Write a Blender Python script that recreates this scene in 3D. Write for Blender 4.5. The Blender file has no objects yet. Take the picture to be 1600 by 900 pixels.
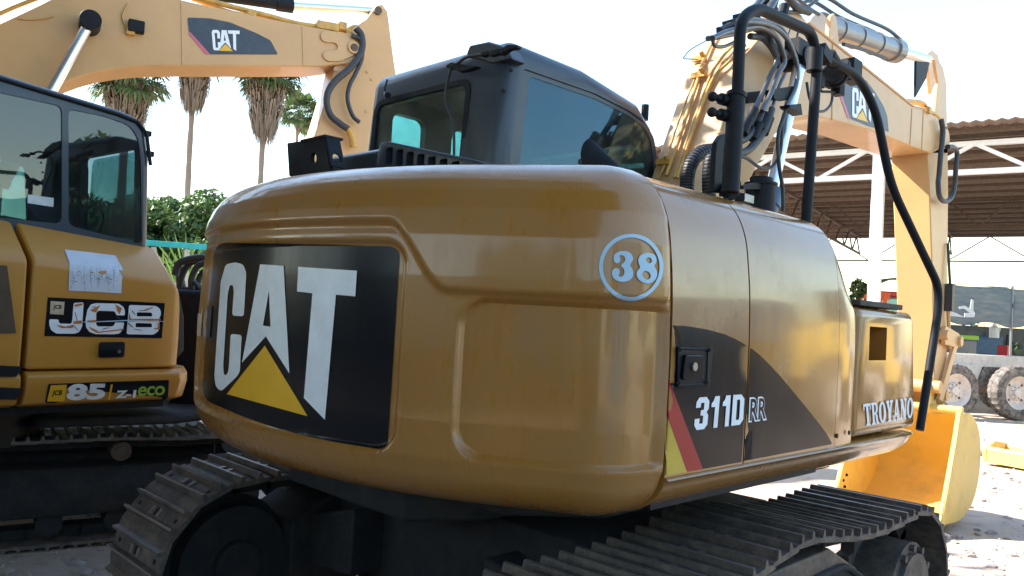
import bpy, bmesh, math, random
import numpy as np
from mathutils import Vector, Matrix
from mathutils.bvhtree import BVHTree
from mathutils.geometry import tessellate_polygon
random.seed(7); rng = np.random.default_rng(7)
S = bpy.context.scene
COL = S.collection
R = math.radians

# ---------------------------------------------------------------- camera
F_PX = 1250.0; ROLL = R(3.1); YC = 492.0; CPOS = Vector((2.437, -2.465, 1.55))
pit = math.atan((YC-450)*math.cos(ROLL)/F_PX)
LOOK0 = Vector((-math.sin(math.pi/4), math.cos(math.pi/4), 0)); RIGHT0 = Vector((math.cos(math.pi/4), math.sin(math.pi/4), 0))
LOOK = (LOOK0*math.cos(pit) + Vector((0,0,1))*math.sin(pit)).normalized()
UP0 = (-LOOK0*math.sin(pit) + Vector((0,0,1))*math.cos(pit)).normalized()
IX = RIGHT0*math.cos(ROLL) + UP0*math.sin(ROLL)
IY = -RIGHT0*math.sin(ROLL) + UP0*math.cos(ROLL)
camd = bpy.data.cameras.new('camera'); cam = bpy.data.objects.new('camera', camd); COL.objects.link(cam)
camd.sensor_width = 36.0; camd.lens = 36.0*F_PX/1600.0; camd.clip_end = 5000; camd.clip_start = 0.05
m = Matrix((IX, IY, -LOOK)).transposed().to_4x4(); m.translation = CPOS
cam.matrix_world = m; S.camera = cam

# ---------------------------------------------------------------- world, sun, exposure
SUN_DIR = Vector((-0.85, -0.56, 0.88)).normalized()       # towards the sun
elev = math.asin(SUN_DIR.z); az = math.atan2(SUN_DIR.x, SUN_DIR.y)
W = bpy.data.worlds.new('World'); S.world = W; W.use_nodes = True
nt = W.node_tree; nt.nodes.clear()
sky = nt.nodes.new('ShaderNodeTexSky'); sky.sky_type = 'NISHITA'; sky.sun_disc = False
sky.sun_elevation = elev; sky.sun_rotation = az; sky.dust_density = 0.6; sky.air_density = 1.7; sky.ozone_density = 3.0
bg = nt.nodes.new('ShaderNodeBackground'); bg.inputs['Strength'].default_value = 0.15
wo = nt.nodes.new('ShaderNodeOutputWorld'); nt.links.new(sky.outputs[0], bg.inputs[0]); nt.links.new(bg.outputs[0], wo.inputs[0])
sd = bpy.data.lights.new('sun', 'SUN'); sd.energy = 5.0; sd.angle = R(0.53); sd.color = (1.0, 0.93, 0.83)
so = bpy.data.objects.new('sun', sd); COL.objects.link(so); so.location = (-8, -10, 16)
so.rotation_euler = SUN_DIR.to_track_quat('Z', 'Y').to_euler()
S.view_settings.view_transform = 'Standard'; S.view_settings.look = 'None'
S.view_settings.gamma = 1.0; S.view_settings.use_curve_mapping = False
S.view_settings.exposure = 1.7
S.render.engine = 'CYCLES'
S.cycles.max_bounces = 8; S.cycles.transparent_max_bounces = 16; S.cycles.caustics_reflective = False; S.cycles.caustics_refractive = False
S.cycles.use_denoising = True

# ---------------------------------------------------------------- calibration helpers: a pixel of the 1600 px photo -> a point on a plane of the place
def ray(px, py): return LOOK + IX*((px-800)/F_PX) - IY*((py-450)/F_PX)
def hx(px, py, X): d = ray(px, py); return CPOS + d*((X-CPOS.x)/d.x)
def hy(px, py, Y): d = ray(px, py); return CPOS + d*((Y-CPOS.y)/d.y)
def hz(px, py, Z): d = ray(px, py); return CPOS + d*((Z-CPOS.z)/d.z)
class VP:
    """vertical plane through a ground point, running along dir"""
    def __init__(s, p, d): s.p = Vector(p); s.d = Vector(d).normalized(); s.n = Vector((s.d.y, -s.d.x, 0))
    def on(s, px, py, off=0.0):   # off: metres towards n (to the right of dir)
        r = ray(px, py); q = s.p + s.n*off
        return CPOS + r*((q-CPOS).dot(s.n)/r.dot(s.n))
def at_depth(px, depth, z=0.0):
    p = CPOS + LOOK0*depth + RIGHT0*((px-800)/F_PX*depth); return Vector((p.x, p.y, z))
def hd(a):  # direction a degrees to the right of the camera's heading
    return LOOK0*math.cos(R(a)) + RIGHT0*math.sin(R(a))

# ---------------------------------------------------------------- materials
def new_mat(name):
    mt = bpy.data.materials.new(name); mt.use_nodes = True
    return mt, mt.node_tree, mt.node_tree.nodes['Principled BSDF']
def noise(nt, scale, detail=4, vec=None, rough=0.6):
    n = nt.nodes.new('ShaderNodeTexNoise'); n.inputs['Scale'].default_value = scale; n.inputs['Detail'].default_value = detail
    n.inputs['Roughness'].default_value = rough
    if vec is not None: nt.links.new(vec, n.inputs['Vector'])
    return n.outputs['Fac']
def coords(nt, scale=(1,1,1)):
    g = nt.nodes.new('ShaderNodeNewGeometry'); mp = nt.nodes.new('ShaderNodeMapping'); mp.inputs['Scale'].default_value = scale
    nt.links.new(g.outputs['Position'], mp.inputs['Vector']); return mp.outputs[0]
def ramp(nt, fac, stops):
    r = nt.nodes.new('ShaderNodeValToRGB'); e = r.color_ramp.elements
    while len(e) < len(stops): e.new(0.5)
    for i, (p, c) in enumerate(stops):
        e[i].position = p; e[i].color = (c, c, c, 1) if not hasattr(c, '__len__') else (c[0], c[1], c[2], 1)
    nt.links.new(fac, r.inputs['Fac']); return r.outputs['Color']
def mix(nt, a, b, fac):
    mx = nt.nodes.new('ShaderNodeMix'); mx.data_type = 'RGBA'
    for s, v in ((6, a), (7, b)):
        if hasattr(v, 'is_linked') or hasattr(v, 'links'): nt.links.new(v, mx.inputs[s])
        else: mx.inputs[s].default_value = (v[0], v[1], v[2], 1)
    if hasattr(fac, 'links'): nt.links.new(fac, mx.inputs[0])
    else: mx.inputs[0].default_value = fac
    return mx.outputs[2]
def bump(nt, p, h, strength=0.2, dist=0.01):
    b = nt.nodes.new('ShaderNodeBump'); b.inputs['Strength'].default_value = strength; b.inputs['Distance'].default_value = dist
    nt.links.new(h, b.inputs['Height']); nt.links.new(b.outputs[0], p.inputs['Normal'])

def paint(name, base, rough=0.32, coat=0.35, dirt=0.25, dirtcol=(0.20,0.15,0.10), metallic=0.0, wav=0.0, streak=0.5, dscale=2.2, spec=0.5):
    mt, nt, p = new_mat(name)
    v = coords(nt)
    big = noise(nt, 1.7, 3, v); fine = noise(nt, 38, 5, v)
    vs = coords(nt, (22, 22, 1.1)); st = noise(nt, 1.6, 5, vs)           # wiped vertical streaks
    c1 = mix(nt, base, [min(1, b*1.10) for b in base], ramp(nt, big, [(0.35, 0), (0.7, 1)]))
    dd = noise(nt, dscale, 8, v, 0.72)
    df = ramp(nt, dd, [(0.5, 0), (0.75, dirt)])
    c2 = mix(nt, c1, dirtcol, df)
    sf = ramp(nt, st, [(0.45, 0), (0.8, streak*0.25)])
    c3 = mix(nt, c2, [0.7*b+0.6*max(base)*0.3 for b in base], sf)
    # sparse chips and scuffs
    ch = ramp(nt, noise(nt, 17, 7, v, 0.8), [(0.665, 0), (0.685, 0.65)])
    c4 = mix(nt, c3, [b*0.35+0.02 for b in base], ch)
    nt.links.new(c4, p.inputs['Base Color'])
    ra = nt.nodes.new('ShaderNodeMath'); ra.operation = 'MULTIPLY_ADD'; nt.links.new(st, ra.inputs[0]); ra.inputs[1].default_value = 0.30*streak+0.05; ra.inputs[2].default_value = rough-0.08
    rb = nt.nodes.new('ShaderNodeMath'); rb.operation = 'MULTIPLY_ADD'; nt.links.new(df, rb.inputs[0]); rb.inputs[1].default_value = 0.9; nt.links.new(ra.outputs[0], rb.inputs[2])
    nt.links.new(rb.outputs[0], p.inputs['Roughness'])
    p.inputs['Coat Weight'].default_value = coat; p.inputs['Coat Roughness'].default_value = 0.07
    p.inputs['Metallic'].default_value = metallic; p.inputs['Specular IOR Level'].default_value = spec
    ad = nt.nodes.new('ShaderNodeMath'); ad.operation = 'MULTIPLY_ADD'; nt.links.new(big, ad.inputs[0]); ad.inputs[1].default_value = 6.0*wav; 
    fm = nt.nodes.new('ShaderNodeMath'); fm.operation = 'MULTIPLY'; nt.links.new(fine, fm.inputs[0]); fm.inputs[1].default_value = 0.02
    nt.links.new(fm.outputs[0], ad.inputs[2]); bump(nt, p, ad.outputs[0], 0.5, 0.012)
    return mt
def plain(name, base, rough=0.5, metallic=0.0, var=0.25, scale=12, bmp=0.1, spec=0.5):
    mt, nt, p = new_mat(name); v = coords(nt); n = noise(nt, scale, 6, v, 0.65)
    nt.links.new(mix(nt, [b*(1-var) for b in base], [min(1, b*(1+var)) for b in base], ramp(nt, n, [(0.3, 0), (0.7, 1)])), p.inputs['Base Color'])
    p.inputs['Roughness'].default_value = rough; p.inputs['Metallic'].default_value = metallic; p.inputs['Specular IOR Level'].default_value = spec
    if bmp: bump(nt, p, n, bmp, 0.01)
    return mt
def glass(name, tint, reflect=1.0, dust=0.06, refc=(1,1,1)):
    mt = bpy.data.materials.new(name); mt.use_nodes = True; nt = mt.node_tree; nt.nodes.clear()
    o = nt.nodes.new('ShaderNodeOutputMaterial'); tr = nt.nodes.new('ShaderNodeBsdfTransparent'); tr.inputs[0].default_value = (*tint, 1)
    gl = nt.nodes.new('ShaderNodeBsdfGlossy'); gl.inputs['Roughness'].default_value = 0.015; gl.inputs[0].default_value = (reflect*refc[0], reflect*refc[1], reflect*refc[2], 1)
    df = nt.nodes.new('ShaderNodeBsdfDiffuse'); df.inputs[0].default_value = (0.45, 0.42, 0.38, 1)
    lw = nt.nodes.new('ShaderNodeLayerWeight'); lw.inputs[0].default_value = 0.5; pw = nt.nodes.new('ShaderNodeMath'); pw.operation = 'POWER'; nt.links.new(lw.outputs['Facing'], pw.inputs[0]); pw.inputs[1].default_value = 3.2
    fr = nt.nodes.new('ShaderNodeMath'); fr.operation = 'MULTIPLY_ADD'; nt.links.new(pw.outputs[0], fr.inputs[0]); fr.inputs[1].default_value = 0.55; fr.inputs[2].default_value = 0.06
    m1 = nt.nodes.new('ShaderNodeMixShader'); m2 = nt.nodes.new('ShaderNodeMixShader')
    nz = noise(nt, 3, 2, coords(nt), 0.6); dr = ramp(nt, nz, [(0.35, dust*0.35), (0.8, dust*1.6)])
    nt.links.new(fr.outputs[0], m1.inputs[0]); nt.links.new(tr.outputs[0], m1.inputs[1]); nt.links.new(gl.outputs[0], m1.inputs[2])
    nt.links.new(dr, m2.inputs[0]); nt.links.new(m1.outputs[0], m2.inputs[1]); nt.links.new(df.outputs[0], m2.inputs[2])
    nt.links.new(m2.outputs[0], o.inputs[0]); return mt
def leafmat(name, cols, trans=0.35, rough=0.5):
    mt, nt, p = new_mat(name); g = nt.nodes.new('ShaderNodeNewGeometry')
    c = ramp(nt, g.outputs['Random Per Island'], [(i/(len(cols)-1), cc) for i, cc in enumerate(cols)])
    nt.links.new(c, p.inputs['Base Color']); p.inputs['Roughness'].default_value = rough
    tb = nt.nodes.new('ShaderNodeBsdfTranslucent'); nt.links.new(c, tb.inputs[0]); ms = nt.nodes.new('ShaderNodeMixShader'); ms.inputs[0].default_value = trans
    o = nt.nodes['Material Output']; nt.links.new(p.outputs[0], ms.inputs[1]); nt.links.new(tb.outputs[0], ms.inputs[2]); nt.links.new(ms.outputs[0], o.inputs[0])
    return mt
def gritty(name, base, dusty=(0.22,0.17,0.12), amount=0.5, rough=0.75, metallic=0.3, scale=9):
    mt, nt, p = new_mat(name); v = coords(nt); a = noise(nt, scale, 8, v, 0.75); b = noise(nt, scale*6, 4, v)
    c = mix(nt, base, dusty, ramp(nt, a, [(0.42, 0), (0.68, amount)]))
    c = mix(nt, c, [x*0.4 for x in base], ramp(nt, b, [(0.55, 0), (0.75, 0.7)]))
    nt.links.new(c, p.inputs['Base Color']); p.inputs['Roughness'].default_value = rough; p.inputs['Metallic'].default_value = metallic
    bump(nt, p, a, 0.55, 0.008); return mt

M = {}
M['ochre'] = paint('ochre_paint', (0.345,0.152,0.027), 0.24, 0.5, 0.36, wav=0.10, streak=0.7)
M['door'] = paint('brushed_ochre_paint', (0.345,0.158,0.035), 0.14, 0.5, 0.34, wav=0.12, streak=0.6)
M['boom'] = paint('haze_paled_yellow_paint', (0.60,0.35,0.15), 0.42, 0.15, 0.16, dirtcol=(0.34,0.24,0.15))  # base colour paled to stand in for haze and glare around the booms
M['bucket'] = paint('bucket_yellow_paint', (0.70,0.47,0.12), 0.5, 0.1, 0.6, dirtcol=(0.36,0.27,0.19))
M['jcb'] = paint('amber_paint', (0.50,0.22,0.028), 0.42, 0.15, 0.15)
M['black'] = plain('black_paint', (0.010,0.012,0.017), 0.55, 0, 0.3, 20, 0.05, 0.22)
M['cabblack'] = paint('cab_black_paint', (0.026,0.040,0.060), 0.40, 0.2, 0.10, dirtcol=(0.08,0.07,0.065), streak=0.3)
M['decalblack'] = paint('black_decal_film', (0.008,0.010,0.014), 0.22, 0.0, 0.05, dirtcol=(0.05,0.04,0.035), streak=0.35, spec=0.2)
M['navy'] = plain('navy_decal_film', (0.035,0.05,0.075), 0.4)
M['white'] = plain('white_decal_film', (0.84,0.87,0.90), 0.45, var=0.08)
M['bluewhite'] = plain('pale_blue_decal_film', (0.42,0.60,0.74), 0.4, var=0.06)
M['paper'] = plain('paper', (0.62,0.64,0.70), 0.8, var=0.08)
M['catyellow'] = plain('yellow_decal_film', (0.86,0.46,0.015), 0.38, var=0.06)
M['palyellow'] = plain('lemon_decal_film', (0.58,0.39,0.045), 0.4, var=0.08)
M['red'] = plain('red_decal_film', (0.36,0.008,0.012), 0.38, var=0.08)
M['pink'] = plain('rose_decal_film', (0.62,0.12,0.19), 0.4, var=0.08)
M['green'] = plain('lime_decal_film', (0.34,0.55,0.05), 0.4, var=0.06)
M['tear'] = plain('orange_tear', (0.55,0.17,0.02), 0.5)
M['cream'] = plain('cream_decal_film', (0.55,0.42,0.27), 0.5)
M['steel'] = plain('steel', (0.30,0.29,0.28), 0.4, 0.8)
M['chrome'] = plain('chrome_rod', (0.75,0.82,0.90), 0.28, 0.85, 0.04, 5, 0)
M['gunmetal'] = paint('blue_grey_cylinder_paint', (0.16,0.17,0.19), 0.32, 0.3, 0.2)
M['hose'] = plain('rubber_hose', (0.035,0.038,0.045), 0.5, 0, 0.3, 30, 0.1)
M['pipe'] = plain('grey_steel_pipe', (0.12,0.125,0.14), 0.33, 0.5)
M['goldpipe'] = plain('yellow_painted_pipe', (0.60,0.33,0.07), 0.4)
M['blueplas'] = plain('blue_paint', (0.03,0.10,0.20), 0.45)
M['track'] = gritty('track_steel', (0.095,0.082,0.076), (0.26,0.195,0.145), 0.85, 0.6, 0.3)
M['frame'] = gritty('grimy_frame', (0.018,0.020,0.024), (0.06,0.05,0.04), 0.5, 0.85, 0.1)
M['rib'] = gritty('worn_lit_track_steel', (0.30,0.27,0.25), (0.30,0.23,0.18), 0.5, 0.42, 0.6)  # worn rib tops, colour raised further for the light they catch
M['brown'] = gritty('brown_grille', (0.09,0.055,0.03), (0.16,0.1,0.06), 0.4, 0.8, 0.0)
M['greybrown'] = plain('anti_slip_plate', (0.075,0.062,0.052), 0.85)
M['glassrear'] = glass('green_tinted_cab_glass', (0.62,0.86,0.84), 0.8, 0.20)
M['glassside'] = glass('sky_blue_cab_glass', (0.30,0.46,0.54), 0.85, 0.05, (.50,.80,1.0))  # glossy colour made blue to stand in for reflected blue sky
M['glassjcb'] = glass('smoked_cab_glass', (0.30,0.38,0.42), 1.0, 0.03)
M['seat'] = plain('seat_fabric', (0.03,0.03,0.035), 0.9)
M['liner'] = plain('cab_liner', (0.10,0.10,0.10), 0.85)
M['rubber'] = gritty('tyre_rubber', (0.06,0.055,0.05), (0.35,0.30,0.26), 0.8, 0.9, 0)
M['dustwhite'] = gritty('dusty_white_paint', (0.62,0.57,0.52), (0.40,0.30,0.22), 0.6, 0.7, 0)
M['whitesteel'] = plain('white_steel_paint', (0.78,0.78,0.78), 0.5, 0, 0.05)
M['teal'] = plain('teal_paint', (0.03,0.48,0.55), 0.45, 0, 0.1)
M['palegrey'] = plain('pale_grey_paint', (0.50,0.55,0.56), 0.6)
M['rust'] = gritty('weathered_steel', (0.12,0.085,0.065), (0.21,0.15,0.115), 0.6, 0.8, 0.2)
M['orange'] = plain('orange_plastic', (0.75,0.12,0.02), 0.5)
M['redpaint'] = plain('red_paint', (0.50,0.02,0.03), 0.4)
M['bluebld'] = plain('blue_wall_render', (0.05,0.20,0.34), 0.8, 0, 0.1, 3)
M['netm'] = None
M['trunk'] = gritty('bark', (0.13,0.095,0.065), (0.22,0.17,0.12), 0.6, 0.95, 0, 14)
M['palmtrunk'] = gritty('palm_bark', (0.22,0.17,0.14), (0.34,0.27,0.22), 0.6, 0.95, 0, 10)
M['leaf'] = leafmat('dense_tree_leaf', [(0.022,0.055,0.014),(0.045,0.10,0.02),(0.08,0.145,0.035),(0.13,0.19,0.06)])
M['leafdark'] = leafmat('shade_tree_leaf', [(0.03,0.06,0.02),(0.05,0.10,0.03),(0.08,0.13,0.04)])
M['palmleaf'] = leafmat('palm_leaf', [(0.05,0.10,0.04),(0.08,0.14,0.05),(0.11,0.17,0.055),(0.20,0.20,0.09)], 0.3, 0.75)
M['roofsteel'] = gritty('dusty_bounce_lit_roof_steel', (0.21,0.165,0.135), (0.32,0.25,0.20), 0.6, 0.75, 0.1)  # dusty steel, colour also lightened for light bounced off the ground
M['deadleaf'] = leafmat('dead_palm_leaf', [(0.17,0.13,0.10),(0.22,0.17,0.13),(0.27,0.215,0.165),(0.19,0.145,0.11)], 0.15, 0.9)
M['fanleaf'] = leafmat('fan_palm_leaf', [(0.08,0.15,0.04),(0.13,0.22,0.05),(0.18,0.27,0.07)], 0.4)

# ---------------------------------------------------------------- builders
def tag(o, label=None, cat=None, group=None, kind=None):
    if label: o['label'] = label
    if cat: o['category'] = cat
    if group: o['group'] = group
    if kind: o['kind'] = kind
    return o
def thing(name, label, cat, loc, rotz=0.0, group=None):
    o = bpy.data.objects.new(name, None); COL.objects.link(o); o.empty_display_size = 0.3
    o.matrix_world = Matrix.Translation(Vector(loc)) @ Matrix.Rotation(rotz, 4, 'Z')
    o.location = loc; o.rotation_euler = (0,0,rotz)
    o['rootm'] = 1
    return tag(o, label, cat, group)
ROOTM = {}
def rootmat(o):
    while o is not None and o.parent is not None: o = o.parent
    return Matrix.Translation(o.location) @ o.rotation_euler.to_matrix().to_4x4() if o is not None else Matrix.Identity(4)
def link(name, bm_or_mesh, mats, parent=None, smooth=None, bevel=0.0, seg=2, local=False, recalc=True):
    """links a mesh built in world coordinates as ONE object below parent"""
    if isinstance(bm_or_mesh, bmesh.types.BMesh):
        if recalc: bmesh.ops.recalc_face_normals(bm_or_mesh, faces=bm_or_mesh.faces)
        me = bpy.data.meshes.new(name); bm_or_mesh.to_mesh(me); bm_or_mesh.free()
    else: me = bm_or_mesh
    if not isinstance(mats, (list, tuple)): mats = [mats]
    me.materials.clear()
    for mm in mats: me.materials.append(mm)
    if parent is not None and not local: me.transform(rootmat(parent).inverted())
    if smooth is not None and len(me.polygons):
        me.polygons.foreach_set('use_smooth', [True]*len(me.polygons)); me.set_sharp_from_angle(angle=R(smooth))
    me.update()
    o = bpy.data.objects.new(name, me); COL.objects.link(o); o.parent = parent
    if bevel:
        b = o.modifiers.new('bevel', 'BEVEL'); b.width = bevel; b.segments = seg; b.limit_method = 'ANGLE'; b.angle_limit = R(32); b.harden_normals = False
        me.polygons.foreach_set('use_smooth', [True]*len(me.polygons)); me.set_sharp_from_angle(angle=R(180))
        b.harden_normals = True
    return o
def box(bm, c, s, rot=None, mi=0):
    v = []
    for i in (-.5,.5):
        for j in (-.5,.5):
            for k in (-.5,.5):
                p = Vector((i*s[0], j*s[1], k*s[2])); 
                if rot is not None: p = rot @ p
                v.append(bm.verts.new(p+Vector(c)))
    for f in ((0,1,3,2),(4,6,7,5),(0,4,5,1),(2,3,7,6),(0,2,6,4),(1,5,7,3)):
        fc = bm.faces.new([v[i] for i in f]); fc.material_index = mi
    return bm
def B(c, s, rot=None): return box(bmesh.new(), c, s, rot)
def smoothpts(pts, n=6):
    pts = [Vector(p) for p in pts]
    if len(pts) < 3: return pts
    out = []
    P = [pts[0]*2-pts[1]] + pts + [pts[-1]*2-pts[-2]]
    for i in range(1, len(P)-2):
        a, b, c, d = P[i-1:i+3]
        for k in range(n):
            t = k/n; out.append(0.5*((2*b)+(c-a)*t+(2*a-5*b+4*c-d)*t*t+(3*b-a-3*c+d)*t**3))
    out.append(pts[-1]); return out
def fillet(pts, r=0.06, n=5):
    pts = [Vector(p) for p in pts]; out = [pts[0]]
    for i in range(1, len(pts)-1):
        a, b, c = pts[i-1:i+2]; u = (a-b); w = (c-b); rr = min(r, u.length*0.45, w.length*0.45)
        s, e = b+u.normalized()*rr, b+w.normalized()*rr
        for k in range(n+1):
            t = k/n; out.append(s*(1-t)**2 + b*2*t*(1-t) + e*t*t)
    out.append(pts[-1]); return out
def tube(bm, pts, r, n=12, caps=True, mi=0):
    pts = [Vector(p) for p in pts]; rr = r if hasattr(r, '__len__') else [r]*len(pts)
    t0 = (pts[1]-pts[0]).normalized(); u = t0.orthogonal().normalized(); rings = []
    for i, p in enumerate(pts):
        t = (pts[min(i+1, len(pts)-1)]-pts[max(i-1, 0)]).normalized()
        u = (u - t*u.dot(t)).normalized(); v = t.cross(u)
        rings.append([bm.verts.new(p+(u*math.cos(2*math.pi*k/n)+v*math.sin(2*math.pi*k/n))*rr[i]) for k in range(n)])
    for a, b in zip(rings, rings[1:]):
        for k in range(n):
            f = bm.faces.new((a[k], a[(k+1)%n], b[(k+1)%n], b[k])); f.material_index = mi
    if caps:
        for rg in (rings[0][::-1], rings[-1]): bm.faces.new(rg).material_index = mi
    return bm
def T(pts, r, n=12, caps=True): return tube(bmesh.new(), pts, r, n, caps)
def cyl(bm, a, b, r, n=24, mi=0): return tube(bm, [a, b], r, n, True, mi)
def plate(bm, loops, fn, nv, mi=0):
    """loops of 2D points (first outline, then holes), mapped by fn to 3D, given thickness along nv"""
    L3 = [[Vector(fn(*p)) for p in lp] for lp in loops]; nv = Vector(nv)
    flat = [p for lp in L3 for p in lp]
    tri = tessellate_polygon([[Vector((p[0], p[1], 0)) for p in lp] for lp in loops])
    a = [bm.verts.new(p) for p in flat]; b = [bm.verts.new(p+nv) for p in flat]
    for t in tri:
        try: bm.faces.new([a[i] for i in t]).material_index = mi; bm.faces.new([b[i] for i in reversed(t)]).material_index = mi
        except ValueError: pass
    k = 0
    for lp in L3:
        n = len(lp)
        for i in range(n):
            j = (i+1) % n
            try: bm.faces.new((a[k+i], a[k+j], b[k+j], b[k+i])).material_index = mi
            except ValueError: pass
        k += n
    bmesh.ops.recalc_face_normals(bm, faces=bm.faces)
    return bm
def prism(poly3, nv, bm=None):
    """n-gon of 3D points with thickness nv, as n-gons (bevels cleanly)"""
    bm = bm or bmesh.new(); nv = Vector(nv)
    a = [bm.verts.new(Vector(p)) for p in poly3]; b = [bm.verts.new(Vector(p)+nv) for p in poly3]
    bm.faces.new(a); bm.faces.new(b[::-1]); n = len(a)
    for i in range(n): bm.faces.new((a[i], b[i], b[(i+1)%n], a[(i+1)%n]))
    bmesh.ops.recalc_face_normals(bm, faces=bm.faces); return bm
def rrect(x0, y0, x1, y1, r, n=5):
    out = []
    for cx, cy, a in ((x1-r, y1-r, 0), (x0+r, y1-r, 90), (x0+r, y0+r, 180), (x1-r, y0+r, 270)):
        for k in range(n+1): t = R(a+90*k/n); out.append((cx+r*math.cos(t), cy+r*math.sin(t)))
    return out
def chaikin(p, it=2):
    for _ in range(it):
        q = []
        for i in range(len(p)):
            a, b = p[i], p[(i+1)%len(p)]; q += [(a[0]*.75+b[0]*.25, a[1]*.75+b[1]*.25), (a[0]*.25+b[0]*.75, a[1]*.25+b[1]*.75)]
        p = q
    return p
def roundpoly(p, r=0.2, n=3):
    out = []
    for i in range(len(p)):
        a, b, c = Vector(p[i-1]), Vector(p[i]), Vector(p[(i+1)%len(p)]); u = a-b; w = c-b; rr = min(r, u.length*.45, w.length*.45)
        s, e = b+u.normalized()*rr, b+w.normalized()*rr
        for k in range(n+1): t = k/n; q = s*(1-t)**2+b*2*t*(1-t)+e*t*t; out.append((q.x, q.y))
    return out
def booled(bm, cutters, bevel=0.0, seg=3):
    """mesh of bm (bevelled) minus cutters, applied"""
    bmesh.ops.recalc_face_normals(bm, faces=bm.faces)
    me = bpy.data.meshes.new('tmp'); bm.to_mesh(me); bm.free(); o = bpy.data.objects.new('tmp', me); COL.objects.link(o); tmp = []
    if bevel:
        b = o.modifiers.new('b', 'BEVEL'); b.width = bevel; b.segments = seg; b.limit_method = 'ANGLE'; b.angle_limit = R(32)
    for cb in cutters:
        bmesh.ops.recalc_face_normals(cb, faces=cb.faces)
        cm = bpy.data.meshes.new('tmpc'); cb.to_mesh(cm); cb.free(); co = bpy.data.objects.new('tmpc', cm); COL.objects.link(co); tmp.append(co)
        q = o.modifiers.new('c', 'BOOLEAN'); q.operation = 'DIFFERENCE'; q.solver = 'EXACT'; q.object = co
    dg = bpy.context.evaluated_depsgraph_get(); dg.update(); res = bpy.data.meshes.new_from_object(o.evaluated_get(dg))
    for t in tmp+[o]: bpy.data.objects.remove(t)
    return res
def bvh_of(obs):
    bm = bmesh.new()
    dg = bpy.context.evaluated_depsgraph_get(); dg.update()
    for o in obs:
        me = bpy.data.meshes.new_from_object(o.evaluated_get(dg)); me.transform(rootmat(o)); bm.from_mesh(me); bpy.data.meshes.remove(me)
    t = BVHTree.FromBMesh(bm); bm.free(); return t
def homography(src, dst):
    A = []; b = []
    for (x, y), (u, v) in zip(src, dst):
        A += [[x,y,1,0,0,0,-u*x,-u*y], [0,0,0,x,y,1,-v*x,-v*y]]; b += [u, v]
    h = np.linalg.solve(np.array(A, float), np.array(b, float))
    return lambda x, y: ((h[0]*x+h[1]*y+h[2])/(h[6]*x+h[7]*y+1), (h[3]*x+h[4]*y+h[5])/(h[6]*x+h[7]*y+1))
def quadmap(TL, TR, BR, BL): return homography([(0,1),(1,1),(1,0),(0,0)], [TL, TR, BR, BL])
def zm(ox, oy, s): return lambda x, y: (ox+x/s, oy+y/s)
def film(name, shapes, fn, bvh, mat, parent, off=0.003, cell=0, flat=None):
    """decal film lying on a surface. shapes: list of [outline, hole, ...] or (verts, faces); fn maps sheet -> reference pixel"""
    bm = bmesh.new()
    for si, sh in enumerate(shapes):
        if isinstance(sh, tuple):
            vs = [fn(*p) for p in sh[0]]; fs = sh[1]
        else:
            vs = [fn(*p) for lp in sh for p in lp]
            fs = tessellate_polygon([[Vector((*fn(*p), 0)) for p in lp] for lp in sh])
        bv = [bm.verts.new((x, y, si*0.0004)) for x, y in vs]
        for f in fs:
            try: bm.faces.new([bv[i] for i in f])
            except ValueError: pass
    if cell:
        xs = [v.co.x for v in bm.verts]; ys = [v.co.y for v in bm.verts]
        for ax, lo, hi in ((0, min(xs), max(xs)), (1, min(ys), max(ys))):
            g = math.floor(lo/cell)*cell+cell
            while g < hi:
                no = (1,0,0) if ax == 0 else (0,1,0)
                bmesh.ops.bisect_plane(bm, geom=bm.verts[:]+bm.edges[:]+bm.faces[:], plane_co=Vector(no)*g, plane_no=no); g += cell
    bad = []
    for v in bm.verts:
        d = ray(v.co.x, v.co.y).normalized(); lift = v.co.z
        if flat is not None: v.co = flat(v.co.x, v.co.y, off+lift); continue
        hit, n, i, dist = bvh.ray_cast(CPOS, d)
        if hit is None: bad.append(v); continue
        if n.dot(d) > 0: n = -n
        v.co = hit + n*(off+lift)
    bmesh.ops.delete(bm, geom=bad, context='VERTS')
    bmesh.ops.recalc_face_normals(bm, faces=bm.faces)
    for f in bm.faces:
        if f.normal.dot(CPOS-f.calc_center_median()) < 0: f.normal_flip()
    return link(name, bm, mat, parent, smooth=60, recalc=False)
def textshape(s, offset=0.0, spacing=1.0):
    cu = bpy.data.curves.new('t', 'FONT'); cu.body = s; cu.offset = offset; cu.space_character = spacing; cu.resolution_u = 4; cu.fill_mode = 'FRONT'
    o = bpy.data.objects.new('t', cu); COL.objects.link(o); dg = bpy.context.evaluated_depsgraph_get(); dg.update()
    me = bpy.data.meshes.new_from_object(o.evaluated_get(dg)); vs = [(v.co.x, v.co.y) for v in me.vertices]; fs = [tuple(p.vertices) for p in me.polygons]
    bpy.data.objects.remove(o); x0 = min(v[0] for v in vs); x1 = max(v[0] for v in vs); y0 = min(v[1] for v in vs); y1 = max(v[1] for v in vs)
    return ([((x-x0)/(x1-x0), (y-y0)/(y1-y0)) for x, y in vs], fs)
def dupobj(o, parent, mat4):
    c = o.copy(); COL.objects.link(c); c.parent = parent; c.matrix_parent_inverse = Matrix.Identity(4); c.matrix_basis = mat4; return c
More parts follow.
